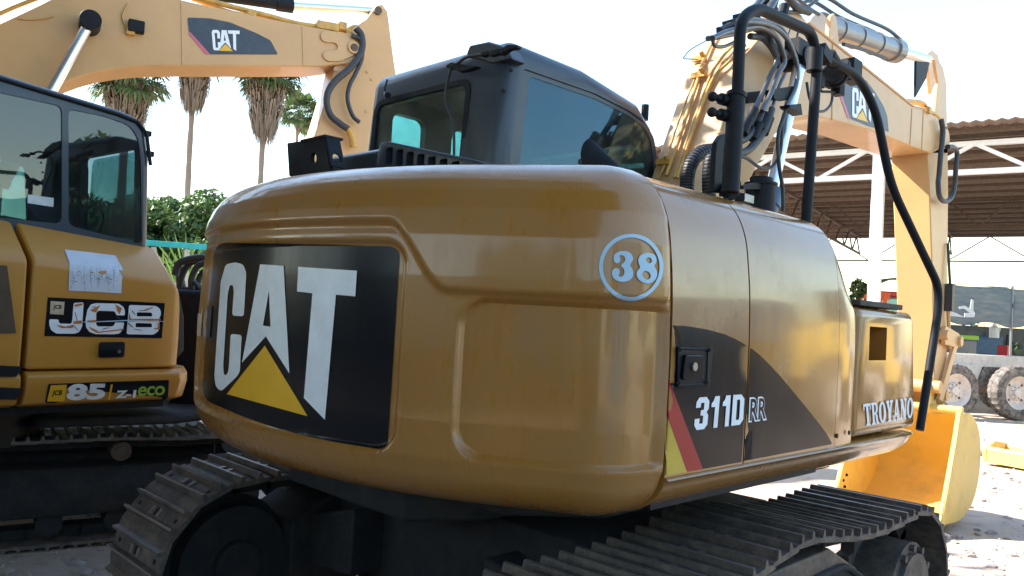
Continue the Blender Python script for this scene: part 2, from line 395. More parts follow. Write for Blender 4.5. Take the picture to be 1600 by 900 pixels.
#@@SETTING
# ================================================================ SETTING
def ground_mat():
    mt, nt, p = new_mat('yard_dirt'); v = coords(nt)
    a = noise(nt, 0.35, 6, v, 0.6); b = noise(nt, 5, 10, v, 0.75); c = noise(nt, 45, 5, v, 0.7)
    col = mix(nt, (0.46,0.34,0.26), (0.62,0.51,0.42), ramp(nt, a, [(0.35, 0), (0.65, 1)]))
    col = mix(nt, col, (0.20,0.15,0.12), ramp(nt, b, [(0.52, 0), (0.72, 0.7)]))
    col = mix(nt, col, (0.50,0.45,0.40), ramp(nt, c, [(0.62, 0), (0.72, 0.8)]))
    nt.links.new(col, p.inputs['Base Color']); p.inputs['Roughness'].default_value = 0.95
    ad = nt.nodes.new('ShaderNodeMath'); ad.operation = 'MULTIPLY_ADD'; nt.links.new(b, ad.inputs[0]); ad.inputs[1].default_value = 2.5; nt.links.new(c, ad.inputs[2])
    bump(nt, p, ad.outputs[0], 0.8, 0.025); return mt
M['ground'] = ground_mat()
def hills(x, y): return 0.0
def groundz(x, y):
    return 0.018*math.sin(x*3.1+y*1.7)*math.cos(y*2.3-x*0.8)+0.010*math.sin(x*9.3+1)*math.sin(y*8.1)-0.02
bm = bmesh.new(); N = 150; g = []
for i in range(N+1):
    a = (i/N*2-1); xx = math.copysign(abs(a)**3*500 + abs(a)*8, a)
    row = []
    for j in range(N+1):
        b = (j/N*2-1); yy = math.copysign(abs(b)**3*500 + abs(b)*8, b)
        row.append(bm.verts.new((xx, yy+2, groundz(xx, yy+2))))
    g.append(row)
for i in range(N):
    for j in range(N): bm.faces.new((g[i][j], g[i+1][j], g[i+1][j+1], g[i][j+1]))
tag(link('ground', bm, M['ground'], smooth=60), kind='structure')

# scattered stones, one mass
def stones(n, pts_fn, smin, smax):
    V = []; Fc = []
    base = bmesh.new(); bmesh.ops.create_icosphere(base, subdivisions=1, radius=1); bv = np.array([v.co for v in base.verts]); bf = [[v.index for v in f.verts] for f in base.faces]; base.free()
    for i in range(n):
        x, y = pts_fn(); s = smin+(smax-smin)*random.random()**3
        q = bv*np.array([s*random.uniform(.7,1.4), s*random.uniform(.7,1.4), s*random.uniform(.4,.8)])*(1+rng.normal(0, .12, (len(bv), 1)))
        a = random.random()*6.28; c_, s_ = math.cos(a), math.sin(a); q = np.stack([q[:,0]*c_-q[:,1]*s_, q[:,0]*s_+q[:,1]*c_, q[:,2]], 1)+[x, y, groundz(x, y)+s*0.1]
        k = len(V); V.extend(q.tolist()); Fc.extend([[a_+k for a_ in f] for f in bf])
    me = bpy.data.meshes.new('gravel'); me.from_pydata(V, [], Fc); return me
def near_left():
    d = random.uniform(3.2, 9); px = random.uniform(-100, 420); p = at_depth(px, d); return p.x, p.y
def near_right():
    d = random.uniform(5.0, 16); px = random.uniform(1380, 1680); p = at_depth(px, d); return p.x, p.y
M['stone'] = plain('field_stone', (0.34,0.29,0.26), 0.9, 0, 0.3, 8)
me = stones(1500, lambda: near_left() if random.random() < .45 else near_right(), 0.010, 0.045)
tag(link('gravel', me, M['stone']), kind='stuff')

# ---------------- leaves
def leaf_cloud(blobs, n, size, seed=1, flat=0.0):
    """many small leaf quads spread through blobs [(centre, (rx,ry,rz), weight)]"""
    r = np.random.default_rng(seed); w = np.array([b[2] for b in blobs], float); w /= w.sum(); idx = r.choice(len(blobs), n, p=w)
    C = np.array([b[0] for b in blobs])[idx]; RR = np.array([b[1] for b in blobs])[idx]
    d = r.normal(size=(n,3)); d /= np.linalg.norm(d, axis=1)[:,None]; rad = 0.55+0.45*r.random(n)**0.5; P = C+d*RR*(rad*(1+r.normal(0,.07,n)))[:,None]
    nn = d*0.7+r.normal(size=(n,3))*0.6+[0,0,0.25]; nn /= np.linalg.norm(nn, axis=1)[:,None]
    u = np.cross(nn, r.normal(size=(n,3))); u /= np.linalg.norm(u, axis=1)[:,None]; v = np.cross(nn, u)
    s = size*(0.6+0.8*r.random(n))[:,None]
    V = np.stack([P-u*s, P-v*s*0.45, P+u*s, P+v*s*0.45], 1).reshape(-1, 3); F_ = np.arange(4*n).reshape(-1, 4)
    me = bpy.data.meshes.new('crown'); me.from_pydata(V.tolist(), [], F_.tolist()); return me
def blobs_for(c, rx, rz, n, seed):
    r = random.Random(seed); out = []
    for i in range(n):
        a = r.random()*6.28; e = r.uniform(-0.75, 1.0); k = math.sqrt(max(0, 1-e*e*0.8))*r.uniform(.45, .95)
        s = r.uniform(0.16, 0.34)*rx
        out.append(((c[0]+math.cos(a)*k*rx, c[1]+math.sin(a)*k*rx, c[2]+e*rz*0.8), (s, s, s*0.72), s*s))
    return out
def tree(name, label, base, h, rx, rz, nblob, nleaf, size, seed, mat='leaf', group=None, trunk_r=0.16):
    t = thing(name, label, 'tree', base, 0, group); c = Vector((base[0], base[1], h))
    bl = blobs_for(c, rx, rz, nblob, seed)
    link('crown', leaf_cloud(bl, nleaf, size, seed), M[mat], t)
    bm = bmesh.new(); r = random.Random(seed+5); b0 = Vector(base)
    fork = b0.lerp(c, 0.5)
    tube(bm, smoothpts([b0, b0.lerp(fork, .5)+Vector((r.uniform(-.1,.1), r.uniform(-.1,.1), 0)), fork], 4), np.linspace(trunk_r*1.3, trunk_r*.85, 9).tolist(), 9)
    for q in sorted(bl, key=lambda b: -b[2])[:9]:
        e = Vector(q[0]); mid = fork.lerp(e, .5)+Vector((0,0,-.2)); P = smoothpts([fork-Vector((0,0,.15)), mid, e], 4); tube(bm, P, np.linspace(trunk_r*.55, trunk_r*.12, len(P)).tolist(), 7)
    link('trunk', bm, M['trunk'], t, smooth=50); return t
# trees seen at left behind the fence, crown top about 5 m
hedge = [(175, 25.5, 4.6, 2.5), (243, 25, 4.7, 2.2), (302, 27, 5.0, 2.3), (352, 25.5, 4.9, 2.2), (415, 27, 4.9, 2.4)]
labs = ['bushy green tree behind the smoked cab windows', 'bushy green tree right beside the black cab corner post', 'bushy green tree directly behind the tall thin palm trunk', 'bushy green tree behind the upper corner of the counterweight', 'bushy green tree hidden behind the top of the counterweight']
for i, (px, d, top, rx) in enumerate(hedge):
    p = at_depth(px, d); tree('bushy_tree', labs[i], (p.x, p.y, 0), top*0.53, rx, top*0.50, 42, 17000, 0.095, 20+i, 'leaf', 'bushy trees along the far fence')
# low growth that reads as one mass below the crowns
bl = []
for i in range(46):
    p = at_depth(random.uniform(130, 470), random.uniform(22, 24.5)); bl.append(((p.x, p.y, random.uniform(.3, 1.9)), (.9, .9, .7), 1))
tag(link('undergrowth', leaf_cloud(bl, 14000, 0.12, 77), M['leaf']), kind='stuff')

# ---------------- palms
def palm(label, px_base, d, htop, lean=(0,0), crown=2.0, skirt=(1.3, 3.0), nf=34, seed=1, trunk_r=0.2, green=1.0):
    b = at_depth(px_base, d); t = thing('palm_tree', label, 'palm', (b.x, b.y, 0), 0, 'palms beyond the fence'); r = random.Random(seed)
    top = Vector((b.x+lean[0], b.y+lean[1], htop)); pts = smoothpts([b, b.lerp(top, .35)+Vector((.05, .03, 0)), b.lerp(top, .7)-Vector((.05, 0, 0)), top], 8)
    n = len(pts); rad = [trunk_r*(1.25-0.45*i/n)*(1+0.07*math.sin(i*2.1)) for i in range(n)]
    link('trunk', T(pts, rad, 10), M['palmtrunk'], t, smooth=50)
    # dead skirt: hanging strips
    bm = bmesh.new(); sw, sl = skirt
    for i in range(1000):
        a = r.random()*6.283; zt = r.random(); z0 = htop - 0.1 - zt*sl*0.72; prof = math.sin(min(1, (1-zt)*1.15+0.12)*math.pi*0.5)
        rr = sw*0.5*(0.55+0.5*prof)*r.uniform(.65, 1.08); ln = r.uniform(.5, 1.0)*(0.35*sl if zt > .5 else .3*sl)
        c, s = math.cos(a), math.sin(a); w = r.uniform(.015, .045); k = r.uniform(.55, .95)
        p0 = Vector((top.x+c*rr*.35, top.y+s*rr*.35, z0+.15)); p1 = Vector((top.x+c*rr, top.y+s*rr, z0-.1)); p2 = Vector((top.x+c*rr*k, top.y+s*rr*k, z0-ln)); tg = Vector((-s, c, 0))*w
        q = [bm.verts.new(v) for v in (p0-tg, p0+tg, p1+tg, p1-tg, p2+tg*.3, p2-tg*.3)]
        bm.faces.new((q[0], q[1], q[2], q[3])); bm.faces.new((q[3], q[2], q[4], q[5]))
    link('dead_fronds', bm, M['deadleaf'], t, recalc=False)
    bm = bmesh.new()
    for i in range(nf):
        a = r.random()*6.283; e = r.uniform(-0.75, 1.25); L = crown*r.uniform(.45, .62)
        dirv = Vector((math.cos(a)*math.cos(e), math.sin(a)*math.cos(e), math.sin(e))); o = top+Vector((0,0,.1)); hub = o+dirv*L
        side = dirv.cross(Vector((0,0,1))).normalized(); upv = side.cross(dirv).normalized(); bw = 0.02
        q = [bm.verts.new(v) for v in (o-side*bw, o+side*bw, hub+side*bw, hub-side*bw)]; bm.faces.new(q)
        nb = 17; fr = crown*r.uniform(.42, .6)
        for k in range(nb):
            f = (k/(nb-1)*2-1)*1.9; dd = (dirv*math.cos(f)+side*math.sin(f)+upv*r.uniform(-.1,.25)).normalized(); ll = fr*(1-.25*abs(f)/1.9)*r.uniform(.85, 1.1)
            wv = dd.cross(upv).normalized()*0.06; m_ = hub+dd*ll*.6; e_ = hub+dd*ll*.97+Vector((0,0,-ll*.32))
            q = [bm.verts.new(v) for v in (hub, m_+wv, e_, m_-wv)]; bm.faces.new(q)
    link('crown', bm, M['palmleaf'], t, recalc=False)
    return t
def zat(px, py, d):  # height of a pixel at a depth
    r = ray(px, py); return CPOS.z + r.z*(d/ r.dot(LOOK0))
palm('wide palm with green fronds and a short dead skirt, above the black cab roof', 180, 34, zat(190, 118, 34), (0, 0), 2.1, (2.0, 2.9), 90, 3, .17)
palm('tallest palm with a narrow bare trunk and small dead skirt', 283, 34, zat(293, 92, 34), (0, 0), 2.0, (1.3, 2.4), 20, 5, .12)
palm('palm with a long shaggy grey brown skirt hanging below green fronds', 397, 34, zat(405, 112, 34), (0, 0), 1.7, (1.6, 3.1), 90, 9, .12)
palm('small distant palm with pale green tattered crown beside the yellow stick', 450, 46, zat(459, 180, 46), (0, 0), 1.6, (.4, .8), 60, 11, .10)
# fan palm bushes behind the teal fence
def fan_bush(label, px, d, h, seed, nf=26):
    b = at_depth(px, d); t = thing('fan_palm_bush', label, 'plant', (b.x, b.y, 0), 0, 'fan palm bushes behind the teal fence'); r = random.Random(seed); bm = bmesh.new(); st = bmesh.new()
    for i in range(nf):
        a = r.random()*6.283; e = r.uniform(0.25, 1.35); L = h*r.uniform(.55, .8); dv = Vector((math.cos(a)*math.cos(e), math.sin(a)*math.cos(e), math.sin(e))); o = Vector((b.x, b.y, .05)); hub = o+dv*L
        tube(st, [o, hub], 0.012, 5); side = dv.cross(Vector((0,0,1))).normalized(); upv = side.cross(dv).normalized(); fr = h*r.uniform(.28, .4)
        for k in range(17):
            f = (k/16*2-1)*1.7; dd = (dv*math.cos(f)+side*math.sin(f)+upv*.1).normalized(); wv = dd.cross(upv).normalized()*0.02; m_ = hub+dd*fr*.6; e_ = hub+dd*fr+Vector((0,0,-.05))
            q = [bm.verts.new(v) for v in (hub, m_+wv, e_, m_-wv)]; bm.faces.new(q)
    link('leaves', bm, M['fanleaf'], t, recalc=False); link('stems', st, M['fanleaf'], t)
fan_bush('bright green fan palm bush rising above the teal rail at the palm trunk', 300, 15.5, 2.55, 4)
fan_bush('bright green fan palm bush low behind the hose loops', 268, 15.0, 2.1, 6)
fan_bush('bright green fan palm bush half hidden by the counterweight edge', 325, 14.6, 2.2, 8)

# ---------------- teal fence
pa = at_depth(150, 12.2); pb = at_depth(420, 13.0); fd = (pb-pa).normalized(); fl = (pb-pa).length
t = thing('teal_fence', 'teal railed fence with pale pickets between the two machines', 'fence', (pa.x, pa.y, 0)); zr = 2.36
ang = math.atan2(fd.y, fd.x); rot = Matrix.Rotation(ang, 3, 'Z')
link('top_rail', B((*((pa+pb)/2).xy, zr), (fl, .07, .085), rot), M['teal'], t, bevel=.006)
link('lower_rail', B((*((pa+pb)/2).xy, .25), (fl, .05, .06), rot), M['palegrey'], t)
link('middle_rail', B((*((pa+pb)/2).xy, 1.75), (fl, .04, .05), rot), M['palegrey'], t)
n = 26; pk = None
for i in range(n+1):
    q = pa.lerp(pb, i/n); post = (i % 5 == 3)
    link('post' if post else 'picket', B((q.x, q.y, (zr-.04)/2 if post else .95), (.07 if post else .035, .07 if post else .03, zr-.08 if post else 1.6), rot), M['palegrey'], t)
# thin bare pole among the trees
q = at_depth(337, 20); t = thing('wooden_pole', 'thin pale pole standing in front of the bushy trees', 'pole', (q.x, q.y, 0)); link('shaft', T([q, q+Vector((0.05,0,1.6)), q+Vector((0,0,3.9))], [.05,.045,.03], 8), M['palmtrunk'], t)

# ---------------- open shed on the right
ZR = 5.86
e0 = hz(1230, 216, ZR); e1 = hz(1540, 192, ZR); ed = (e1-e0); ed.z = 0; ed.normalize(); dn = Vector((-ed.y, ed.x, 0)); 
if dn.dot(LOOK0) < 0: dn = -dn
sa = e1 - ed*13.5; sb = e1 + ed*9.0; SL = (sb-sa).length; rot = Matrix.Rotation(math.atan2(ed.y, ed.x), 3, 'Z')
SLOPE = -0.015; DEP = 17.0
t = thing('open_shed', 'large open steel shed with corrugated roof and white trusses', 'shed', (sb.x, sb.y, 0))
def sp(u, w, z=0.0): return Vector((sa.x, sa.y, 0)) + ed*u + dn*w + Vector((0,0,ZR+SLOPE*w+z))
bm = bmesh.new(); nc = int(SL/0.22)*2; rows = []
for i in range(nc+1):
    u = SL*i/nc; zz = .022*(1 if (i//1) % 2 else -1); rows.append([bm.verts.new(sp(u, w, .0+zz)) for w in (-.25, DEP+.2)])
for a, b in zip(rows, rows[1:]): bm.faces.new((a[0], b[0], b[1], a[1]))
rf = link('roof', bm, M['roofsteel'], t); sm = rf.modifiers.new('s', 'SOLIDIFY'); sm.thickness = .012
for k in range(34):   # purlins along the shed
    w = 0.2+k*(DEP-.4)/33; a = sp(SL/2, w, -.085); link('purlin', B(a, (SL, .06, .10), rot), M['roofsteel'] if k % 2 else M['rust'], t)
def member(bm, a, b, w=.07): 
    d = (b-a); q = d.to_track_quat('X', 'Z').to_matrix(); box(bm, (a+b)/2, (d.length, w, w), q)
def truss(u0, u1, w, h, npan, mat, mem, name='truss', ztop=-.12):
    bm = bmesh.new(); zt = ztop; member(bm, sp(u0, w, zt), sp(u1, w, zt), mem); member(bm, sp(u0, w, zt-h), sp(u1, w, zt-h), mem)
    L = (u1-u0)/npan
    for i in range(npan):
        x = u0+i*L; member(bm, sp(x, w+.003, zt-h), sp(x+L/2, w+.003, zt), mem*.7); member(bm, sp(x+L/2, w-.003, zt), sp(x+L, w-.003, zt-h), mem*.7)
    return link(name, bm, mat, t)
truss(0, SL, .45, .58, int(SL/1.9), M['whitesteel'], .105, ztop=-.30)
truss(0, SL, DEP*.5, .75, int(SL/1.6), M['rust'], .07)
truss(0, SL, DEP-.2, .95, int(SL/2.6), M['gunmetal'], .06)
def xtruss(u, name='rafter'):
    bm = bmesh.new(); member(bm, sp(u, .5, -.15), sp(u, DEP-.3, -.15), .07); member(bm, sp(u, .5, -.8), sp(u, DEP-.3, -.8), .07); n = 11; L = (DEP-.8)/n
    for i in range(n): member(bm, sp(u+.004, .5+i*L, -.8), sp(u+.004, .5+(i+.5)*L, -.15), .045); member(bm, sp(u-.004, .5+(i+.5)*L, -.15), sp(u-.004, .5+(i+1)*L, -.8), .045)
    link(name, bm, M['rust'], t)
for u in np.arange(1.5, SL, 3.3): xtruss(float(u))
cp = hz(1366, 470, 1.9); # column line of sight at mid height
for u in (SL-9.0-13.5*0.0,):
    pass
# column positions: one seen right of the boom, others along the eaves
rr = ray(1372, 300); k = ((Vector((sa.x, sa.y, 0))+dn*.45-CPOS).dot(dn))/rr.dot(dn); cpos = CPOS+rr*k
uc = (cpos-Vector((sa.x, sa.y, 0))).dot(ed)
for u, w, mm in ((uc, .45, 'whitesteel'), (uc-7, .45, 'whitesteel'), (uc+9.6, .45, 'whitesteel'), (uc-7, DEP-.2, 'gunmetal'), (uc+9.6, DEP-.2, 'gunmetal')):
    q = sp(u, w); h_ = q.z-.15; link('column', B((q.x, q.y, h_/2), (.24, .20, h_), rot), M[mm], t, bevel=.01)

# ---------------- shade net enclosure far right, and what stands in front of it
def netmat():
    mt = bpy.data.materials.new('shade_net'); mt.use_nodes = True; nt = mt.node_tree; nt.nodes.clear(); o = nt.nodes.new('ShaderNodeOutputMaterial')
    d = nt.nodes.new('ShaderNodeBsdfDiffuse'); d.inputs[0].default_value = (0.06,0.09,0.12,1); tr = nt.nodes.new('ShaderNodeBsdfTransparent'); tl = nt.nodes.new('ShaderNodeBsdfTranslucent'); tl.inputs[0].default_value = (0.06,0.09,0.12,1)
    m0 = nt.nodes.new('ShaderNodeMixShader'); m0.inputs[0].default_value = .4; nt.links.new(d.outputs[0], m0.inputs[1]); nt.links.new(tl.outputs[0], m0.inputs[2])
    m1 = nt.nodes.new('ShaderNodeMixShader'); n = noise(nt, 1.2, 4, coords(nt, (1,1,6))); f = ramp(nt, n, [(0.3, .01), (0.7, .06)]); nt.links.new(f, m1.inputs[0]); nt.links.new(m0.outputs[0], m1.inputs[1]); nt.links.new(tr.outputs[0], m1.inputs[2]); nt.links.new(m1.outputs[0], o.inputs[0]); return mt
M['net'] = netmat()
na = at_depth(1470, 34); nb = at_depth(1900, 36); nd = (nb-na); nl = nd.length; nd.normalize(); nn_ = Vector((nd.y, -nd.x, 0))
t = thing('shade_net', 'grey blue shade net hung on posts behind the truck', 'net', (na.x, na.y, 0))
z1 = zat(1480, 443, 34); z0 = zat(1480, 500, 34)
bm = bmesh.new(); n = 60; rows = []
for i in range(n+1):
    f = i/n; sag = .14*abs(math.sin(f*math.pi*5)); q = na+nd*nl*f; rows.append([bm.verts.new(q+Vector((0,0,z))+nn_*(.06*math.sin(f*70+z*3))) for z in (z0+sag*.0-.18*math.sin(f*math.pi*6)**2, (z0+z1)/2, z1-sag*.4)])
for a, b in zip(rows, rows[1:]):
    for k in range(2): bm.faces.new((a[k], b[k], b[k+1], a[k+1]))
link('netting', bm, M['net'], t, smooth=60)
for f in (0, .25, .5, .75, 1): q = na+nd*nl*f; link('post', T([q, q+Vector((0,0,z1+.1))], .05, 8), M['gunmetal'], t)
link('cable', T([na+Vector((0,0,z1)), na+nd*nl+Vector((0,0,z1))], .02, 6), M['gunmetal'], t)
t = tag(link('dark_backdrop_wall', B(na+nd*nl/2-nn_*3.0+Vector((0,0,1.1)), (nl+16, .2, 2.2), Matrix.Rotation(math.atan2(nd.y, nd.x), 3, 'Z')), plain('shade_dark_wall', (0.05,0.06,0.055), 0.9, 0, .3, 3)), 'low wall behind the shade net, coloured dark for the shade there', 'wall')  # wall colour kept dark to stand in for shade below the net
bl = []
for i in range(40):
    q = na+nd*random.uniform(0, nl)+nn_*-(random.uniform(3.6, 6)); bl.append(((q.x, q.y, random.uniform(.4, 1.7)), (1.1,1.1,.7), 1))
tag(link('undergrowth', leaf_cloud(bl, 8000, .16, 78), M['leafdark']), kind='stuff')
# white swirl emblem hanging on the net
def onn(px, py, d=33.6): r = ray(px, py); k = d/r.dot(LOOK0); return CPOS+r*k
bm = bmesh.new(); q = zm(1440, 420, 3.4625)
for lp in ([(200,205),(235,200),(262,215),(270,165),(282,170),(280,225),(290,240),(285,262),(232,262),(232,240),(262,238),(230,215),(205,218)],[(150,228),(190,240),(232,262),(150,256)]):
    plate(bm, [lp], lambda x, y: onn(*q(x, y)), LOOK0*.02)
tag(link('white_emblem', bm, M['whitesteel']), 'white swirl shaped emblem fixed to the grey shade net', 'emblem')
# bin
def base(px, py): return hz(px, py, 0)
b = at_depth(1504, 22); t = thing('garbage_bin', 'grey bin with lime green lid and green stripe below the net', 'bin', (b.x, b.y, 0)); h_ = zat(1504, 523, 22)
rr_ = Matrix.Rotation(R(40), 3, 'Z')
link('body', prism([b+rr_@Vector((x, y, .05)) for x, y in ((-.3,-.28),(.3,-.28),(.3,.28),(-.3,.28))], (0,0,h_-.2)), M['gunmetal'], t, bevel=.03)
link('lid', B(b+Vector((0,0,h_-.07)), (.68,.62,.12), rr_), M['green'], t, bevel=.02)
link('stripe', B(b+rr_@Vector((-.03,-.33,.0))+Vector((0,0,h_*.5)), (.12,.09,.75), rr_ @ Matrix.Rotation(R(25), 3, 'Y')), M['green'], t)
# blue cart with load
b = at_depth(1541, 24); h_ = zat(1541, 523, 24); t = thing('blue_cart', 'dark blue box cart standing behind the truck chassis', 'cart', (b.x, b.y, 0)); rr_ = Matrix.Rotation(R(48), 3, 'Z')
link('tub', B(b+Vector((0,0,h_-.30)), (.80,.5,.55), rr_), M['blueplas'], t, bevel=.02)
link('chassis', B(b+Vector((0,0,h_-.68)), (.95,.55,.12), rr_), M['redpaint'], t)
for sx in (-.33,.33):
    for sy in (-.28,.28): q = b+rr_@Vector((sx, sy, 0)); link('wheel', T([q+rr_@Vector((0,-.05,.3)), q+rr_@Vector((0,.05,.3))], .3, 16), M['rubber'], t)
q = at_depth(1556, 23.5); z_ = zat(1556, 528, 23.5)
t = thing('white_jug', 'white plastic jug on the blue cart', 'jug', (q.x, q.y, z_)); bm = bmesh.new(); tube(bm, [q+Vector((0,0,z_+v)) for v in (0,.3,.36,.42)], [.13,.13,.05,.05], 14); link('body', bm, M['whitesteel'], t, smooth=40); link('handle', T(smoothpts([q+Vector((.05,0,z_+.38)), q+Vector((.15,0,z_+.34)), q+Vector((.14,0,z_+.2))], 4), .015, 6), M['whitesteel'], t)
q = at_depth(1569, 22.5); t = thing('hand_truck', 'red hand truck with a black upright leaning beside the white jug', 'hand truck', (q.x, q.y, 0))
link('frame', T([q+Vector((0,0,.05)), q+Vector((.1,.1,1.75))], .03, 8), M['black'], t); link('plate', B(q+Vector((.02,.02,1.25)), (.26,.12,.4)), M['redpaint'], t, bevel=.02); link('axle', T([q+Vector((-.25,0,.18)), q+Vector((.25,0,.18))], .16, 12), M['rubber'], t)

# ---------------- dusty truck chassis
wp = base(1586, 656); tdir = hd(78)
t = thing('truck_chassis', 'dusty white truck chassis with big dual tyres behind the bucket', 'truck', (wp.x, wp.y, 0)); pn = Vector((tdir.y, -tdir.x, 0)); 
if pn.dot(LOOK0) > 0: pn = -pn
def wheel(c, r, w, ax, parent, name='wheel'):
    ax = ax.normalized(); u = Vector((0,0,1)); v = ax.cross(u)
    bm = bmesh.new(); prof = [(-.5,.62),(-.5,.86),(-.42,.97),(-.3,1.0),(.3,1.0),(.42,.97),(.5,.86),(.5,.62)]; n = 56; rg = []
    for k in range(n):
        a = 2*math.pi*k/n; e = u*math.cos(a)+v*math.sin(a); rg.append([bm.verts.new(c+ax*(x*w)+e*(q*r*(1-(.03 if (k % 2 and q > .95) else 0)))) for x, q in prof])
    for k in range(n):
        a, b_ = rg[k], rg[(k+1) % n]
        for j in range(len(prof)): bm.faces.new((a[j], a[(j+1)%len(prof)], b_[(j+1)%len(prof)], b_[j]))
    link('tyre', bm, M['rubber'], parent, smooth=25)
    bm = bmesh.new(); prof = [(.48,.64),(.40,.60),(.28,.52),(.12,.45),(.10,.30),(.22,.26),(.24,.16),(.40,.15),(.42,0.01)]; rg = []; n = 32
    for k in range(n):
        a = 2*math.pi*k/n; e = u*math.cos(a)+v*math.sin(a); rg.append([bm.verts.new(c+ax*(x*w)+e*(q*r)) for x, q in prof])
    for k in range(n):
        a, b_ = rg[k], rg[(k+1) % n]
        for j in range(len(prof)-1): bm.faces.new((a[j], a[j+1], b_[j+1], b_[j]))
    bm.faces.new([g_[-1] for g_ in rg])
    cyl(bm, c-ax*w*.45, c+ax*w*.05, r*.63)
    link('rim', bm, M['dustwhite'], parent, smooth=30)
    bm = bmesh.new()
    for k in range(8): a = 2*math.pi*(k+.5)/8; e = u*math.cos(a)+v*math.sin(a); cyl(bm, c+ax*w*.2+e*r*.22, c+ax*w*.26+e*r*.22, r*.022, 8)
    for k in range(4): a = 2*math.pi*(k+.5)/4; e = u*math.cos(a)+v*math.sin(a); cyl(bm, c+ax*w*.1+e*r*.385, c+ax*w*.135+e*r*.385, r*.05, 10)
    link('hub', bm, M['rust'], parent)
for s in (0, 1.35, -1.45):
    for off, nm in ((0, 1), (-.36, 0), (-1.75, 0)):
        if off == -.36: continue
        c = Vector((wp.x, wp.y, .54))+tdir*s+pn*(off-.05)
        w_ = bpy.data.objects.new('wheel', None); COL.objects.link(w_); w_.parent = t; wheel(c, .54, .30, pn, w_)
for off in (-.55, -1.25): c = Vector((wp.x, wp.y, 1.13))+tdir*1.0+pn*off; link('frame_rail', B(c, (7.2 if 0 else 5.6, .09, .24), Matrix.Rotation(math.atan2(tdir.y, tdir.x), 3, 'Z')), M['dustwhite'], t, bevel=.008)
for s in (-1.6, -.7, .65, 2.0): c = Vector((wp.x, wp.y, 1.1))+tdir*s+pn*-.9; link('cross_member', B(c, (.12, .62, .18), Matrix.Rotation(math.atan2(tdir.y, tdir.x), 3, 'Z')), M['rust'], t)
for s in (0, 1.35, -1.45): c = Vector((wp.x, wp.y, .54))+tdir*s; link('axle', T([c-pn*.2, c-pn*1.6], .08, 10), M['rust'], t)
c = Vector((wp.x, wp.y, .85))+tdir*-.72+pn*-.45; link('suspension_bracket', prism([c+tdir*x+Vector((0,0,z)) for x, z in ((-.35,.2),(.35,.2),(.12,-.35),(-.12,-.35))], pn*-.12), M['dustwhite'], t, bevel=.01)

# ---------------- yellow blade lying on the ground
a = hz(1541, 722, .02); b = hz(1700, 752, .02); d = (b-a).normalized(); nn2 = Vector((-d.y, d.x, 0))
if nn2.dot(LOOK0) < 0: nn2 = -nn2
t = thing('loader_bucket_blade', 'weathered yellow steel bucket blade lying in the sun', 'blade', a)
link('shell', prism([a+nn2*y+Vector((0,0,z)) for y, z in ((0,0),(0,.17),(.03,.20),(.06,.17),(.06,.05),(.4,.05),(.42,.2),(.47,.2),(.47,0))], d*1.4), M['bucket'], t, bevel=.006)
link('end_plate', prism([a-d*.05+nn2*y+Vector((0,0,z)) for y, z in ((0,0),(0,.16),(.2,.26),(.47,.22),(.47,0))], d*.04), M['bucket'], t)
link('pin', T([a-d*.02+Vector((0,0,.09))+nn2*.06, a-d*.16+Vector((0,0,.09))+nn2*.06], .035, 10), M['rust'], t)
# ---------------- red tractor roof seen over the tank
b = at_depth(1398, 24); t = thing('red_tractor', 'red roofed tractor with teal windscreen behind the steel column', 'tractor', (b.x, b.y, 0)); rr_ = Matrix.Rotation(R(45), 3, 'Z'); zt = zat(1398, 459, 24)
link('roof', B(b+Vector((0,0,zt-.05)), (1.5,1.3,.16), rr_), M['redpaint'], t, bevel=.04); link('cab_glass', B(b+Vector((0,0,zt-.62)), (1.25,1.1,.98), rr_), M['glassside'], t)
for sx in (-.64,.64):
    for sy in (-.56,.56): q = b+rr_@Vector((sx, sy, 0)); link('pillar', B(q+Vector((0,0,zt-.62)), (.06,.06,.98), rr_), M['redpaint'], t)
link('body', B(b+Vector((0,0,zt*.32)), (2.6,1.0,zt*.5), rr_), M['redpaint'], t, bevel=.08)
for sx in (-.9,.9):
    for sy in (-.7,.7): w_ = bpy.data.objects.new('wheel', None); COL.objects.link(w_); w_.parent = t; wheel(b+rr_@Vector((sx, sy, .6)), .6, .3, rr_@Vector((0, 1 if sy > 0 else -1, 0)), w_)
b = at_depth(1345, 22); zt = zat(1345, 455, 22); t = thing('orange_barrier', 'orange barrier pieces beside the steel column', 'barrier', (b.x, b.y, 0))
link('top_bar', B(b+RIGHT0*.35+Vector((0,0,zt-.1)), (.9,.08,.2), rr_), M['orange'], t)
for s in (0, .28, .6): link('post', B(b+RIGHT0*s*1.1+Vector((0,0,zt/2)), (.1,.1,zt), rr_), M['orange'], t)
b = at_depth(1342, 21.5); zt = zat(1342, 438, 21.5); t = thing('young_tree', 'small dark leafed young tree behind the tank', 'tree', (b.x, b.y, 0))
link('crown', leaf_cloud([((b.x, b.y, zt-.22), (.22,.22,.25), 1), ((b.x-.1, b.y, zt-.55), (.15,.15,.22), .6)], 420, .07, 5), M['leafdark'], t); link('trunk', T([b, b+Vector((0,0,zt-.3))], [.04,.02], 7), M['trunk'], t)
b = at_depth(1400, 26); zt = zat(1400, 437, 26); t = thing('curved_awning', 'thin dark curved awning frame above the red tractor roof', 'awning', (b.x, b.y, 0))
P = [b+RIGHT0*x+Vector((0,0,zt+z)) for x, z in ((-.75,-.14),(-.35,.02),(.2,.05),(.75,0))]; bm = bmesh.new(); rows = [[bm.verts.new(p+LOOK0*s) for s in (-.5,.5)] for p in smoothpts(P, 5)]
for q, w in zip(rows, rows[1:]): bm.faces.new((q[0], w[0], w[1], q[1]))
o = link('canopy', bm, M['gunmetal'], t, smooth=60); sm = o.modifiers.new('s', 'SOLIDIFY'); sm.thickness = .05
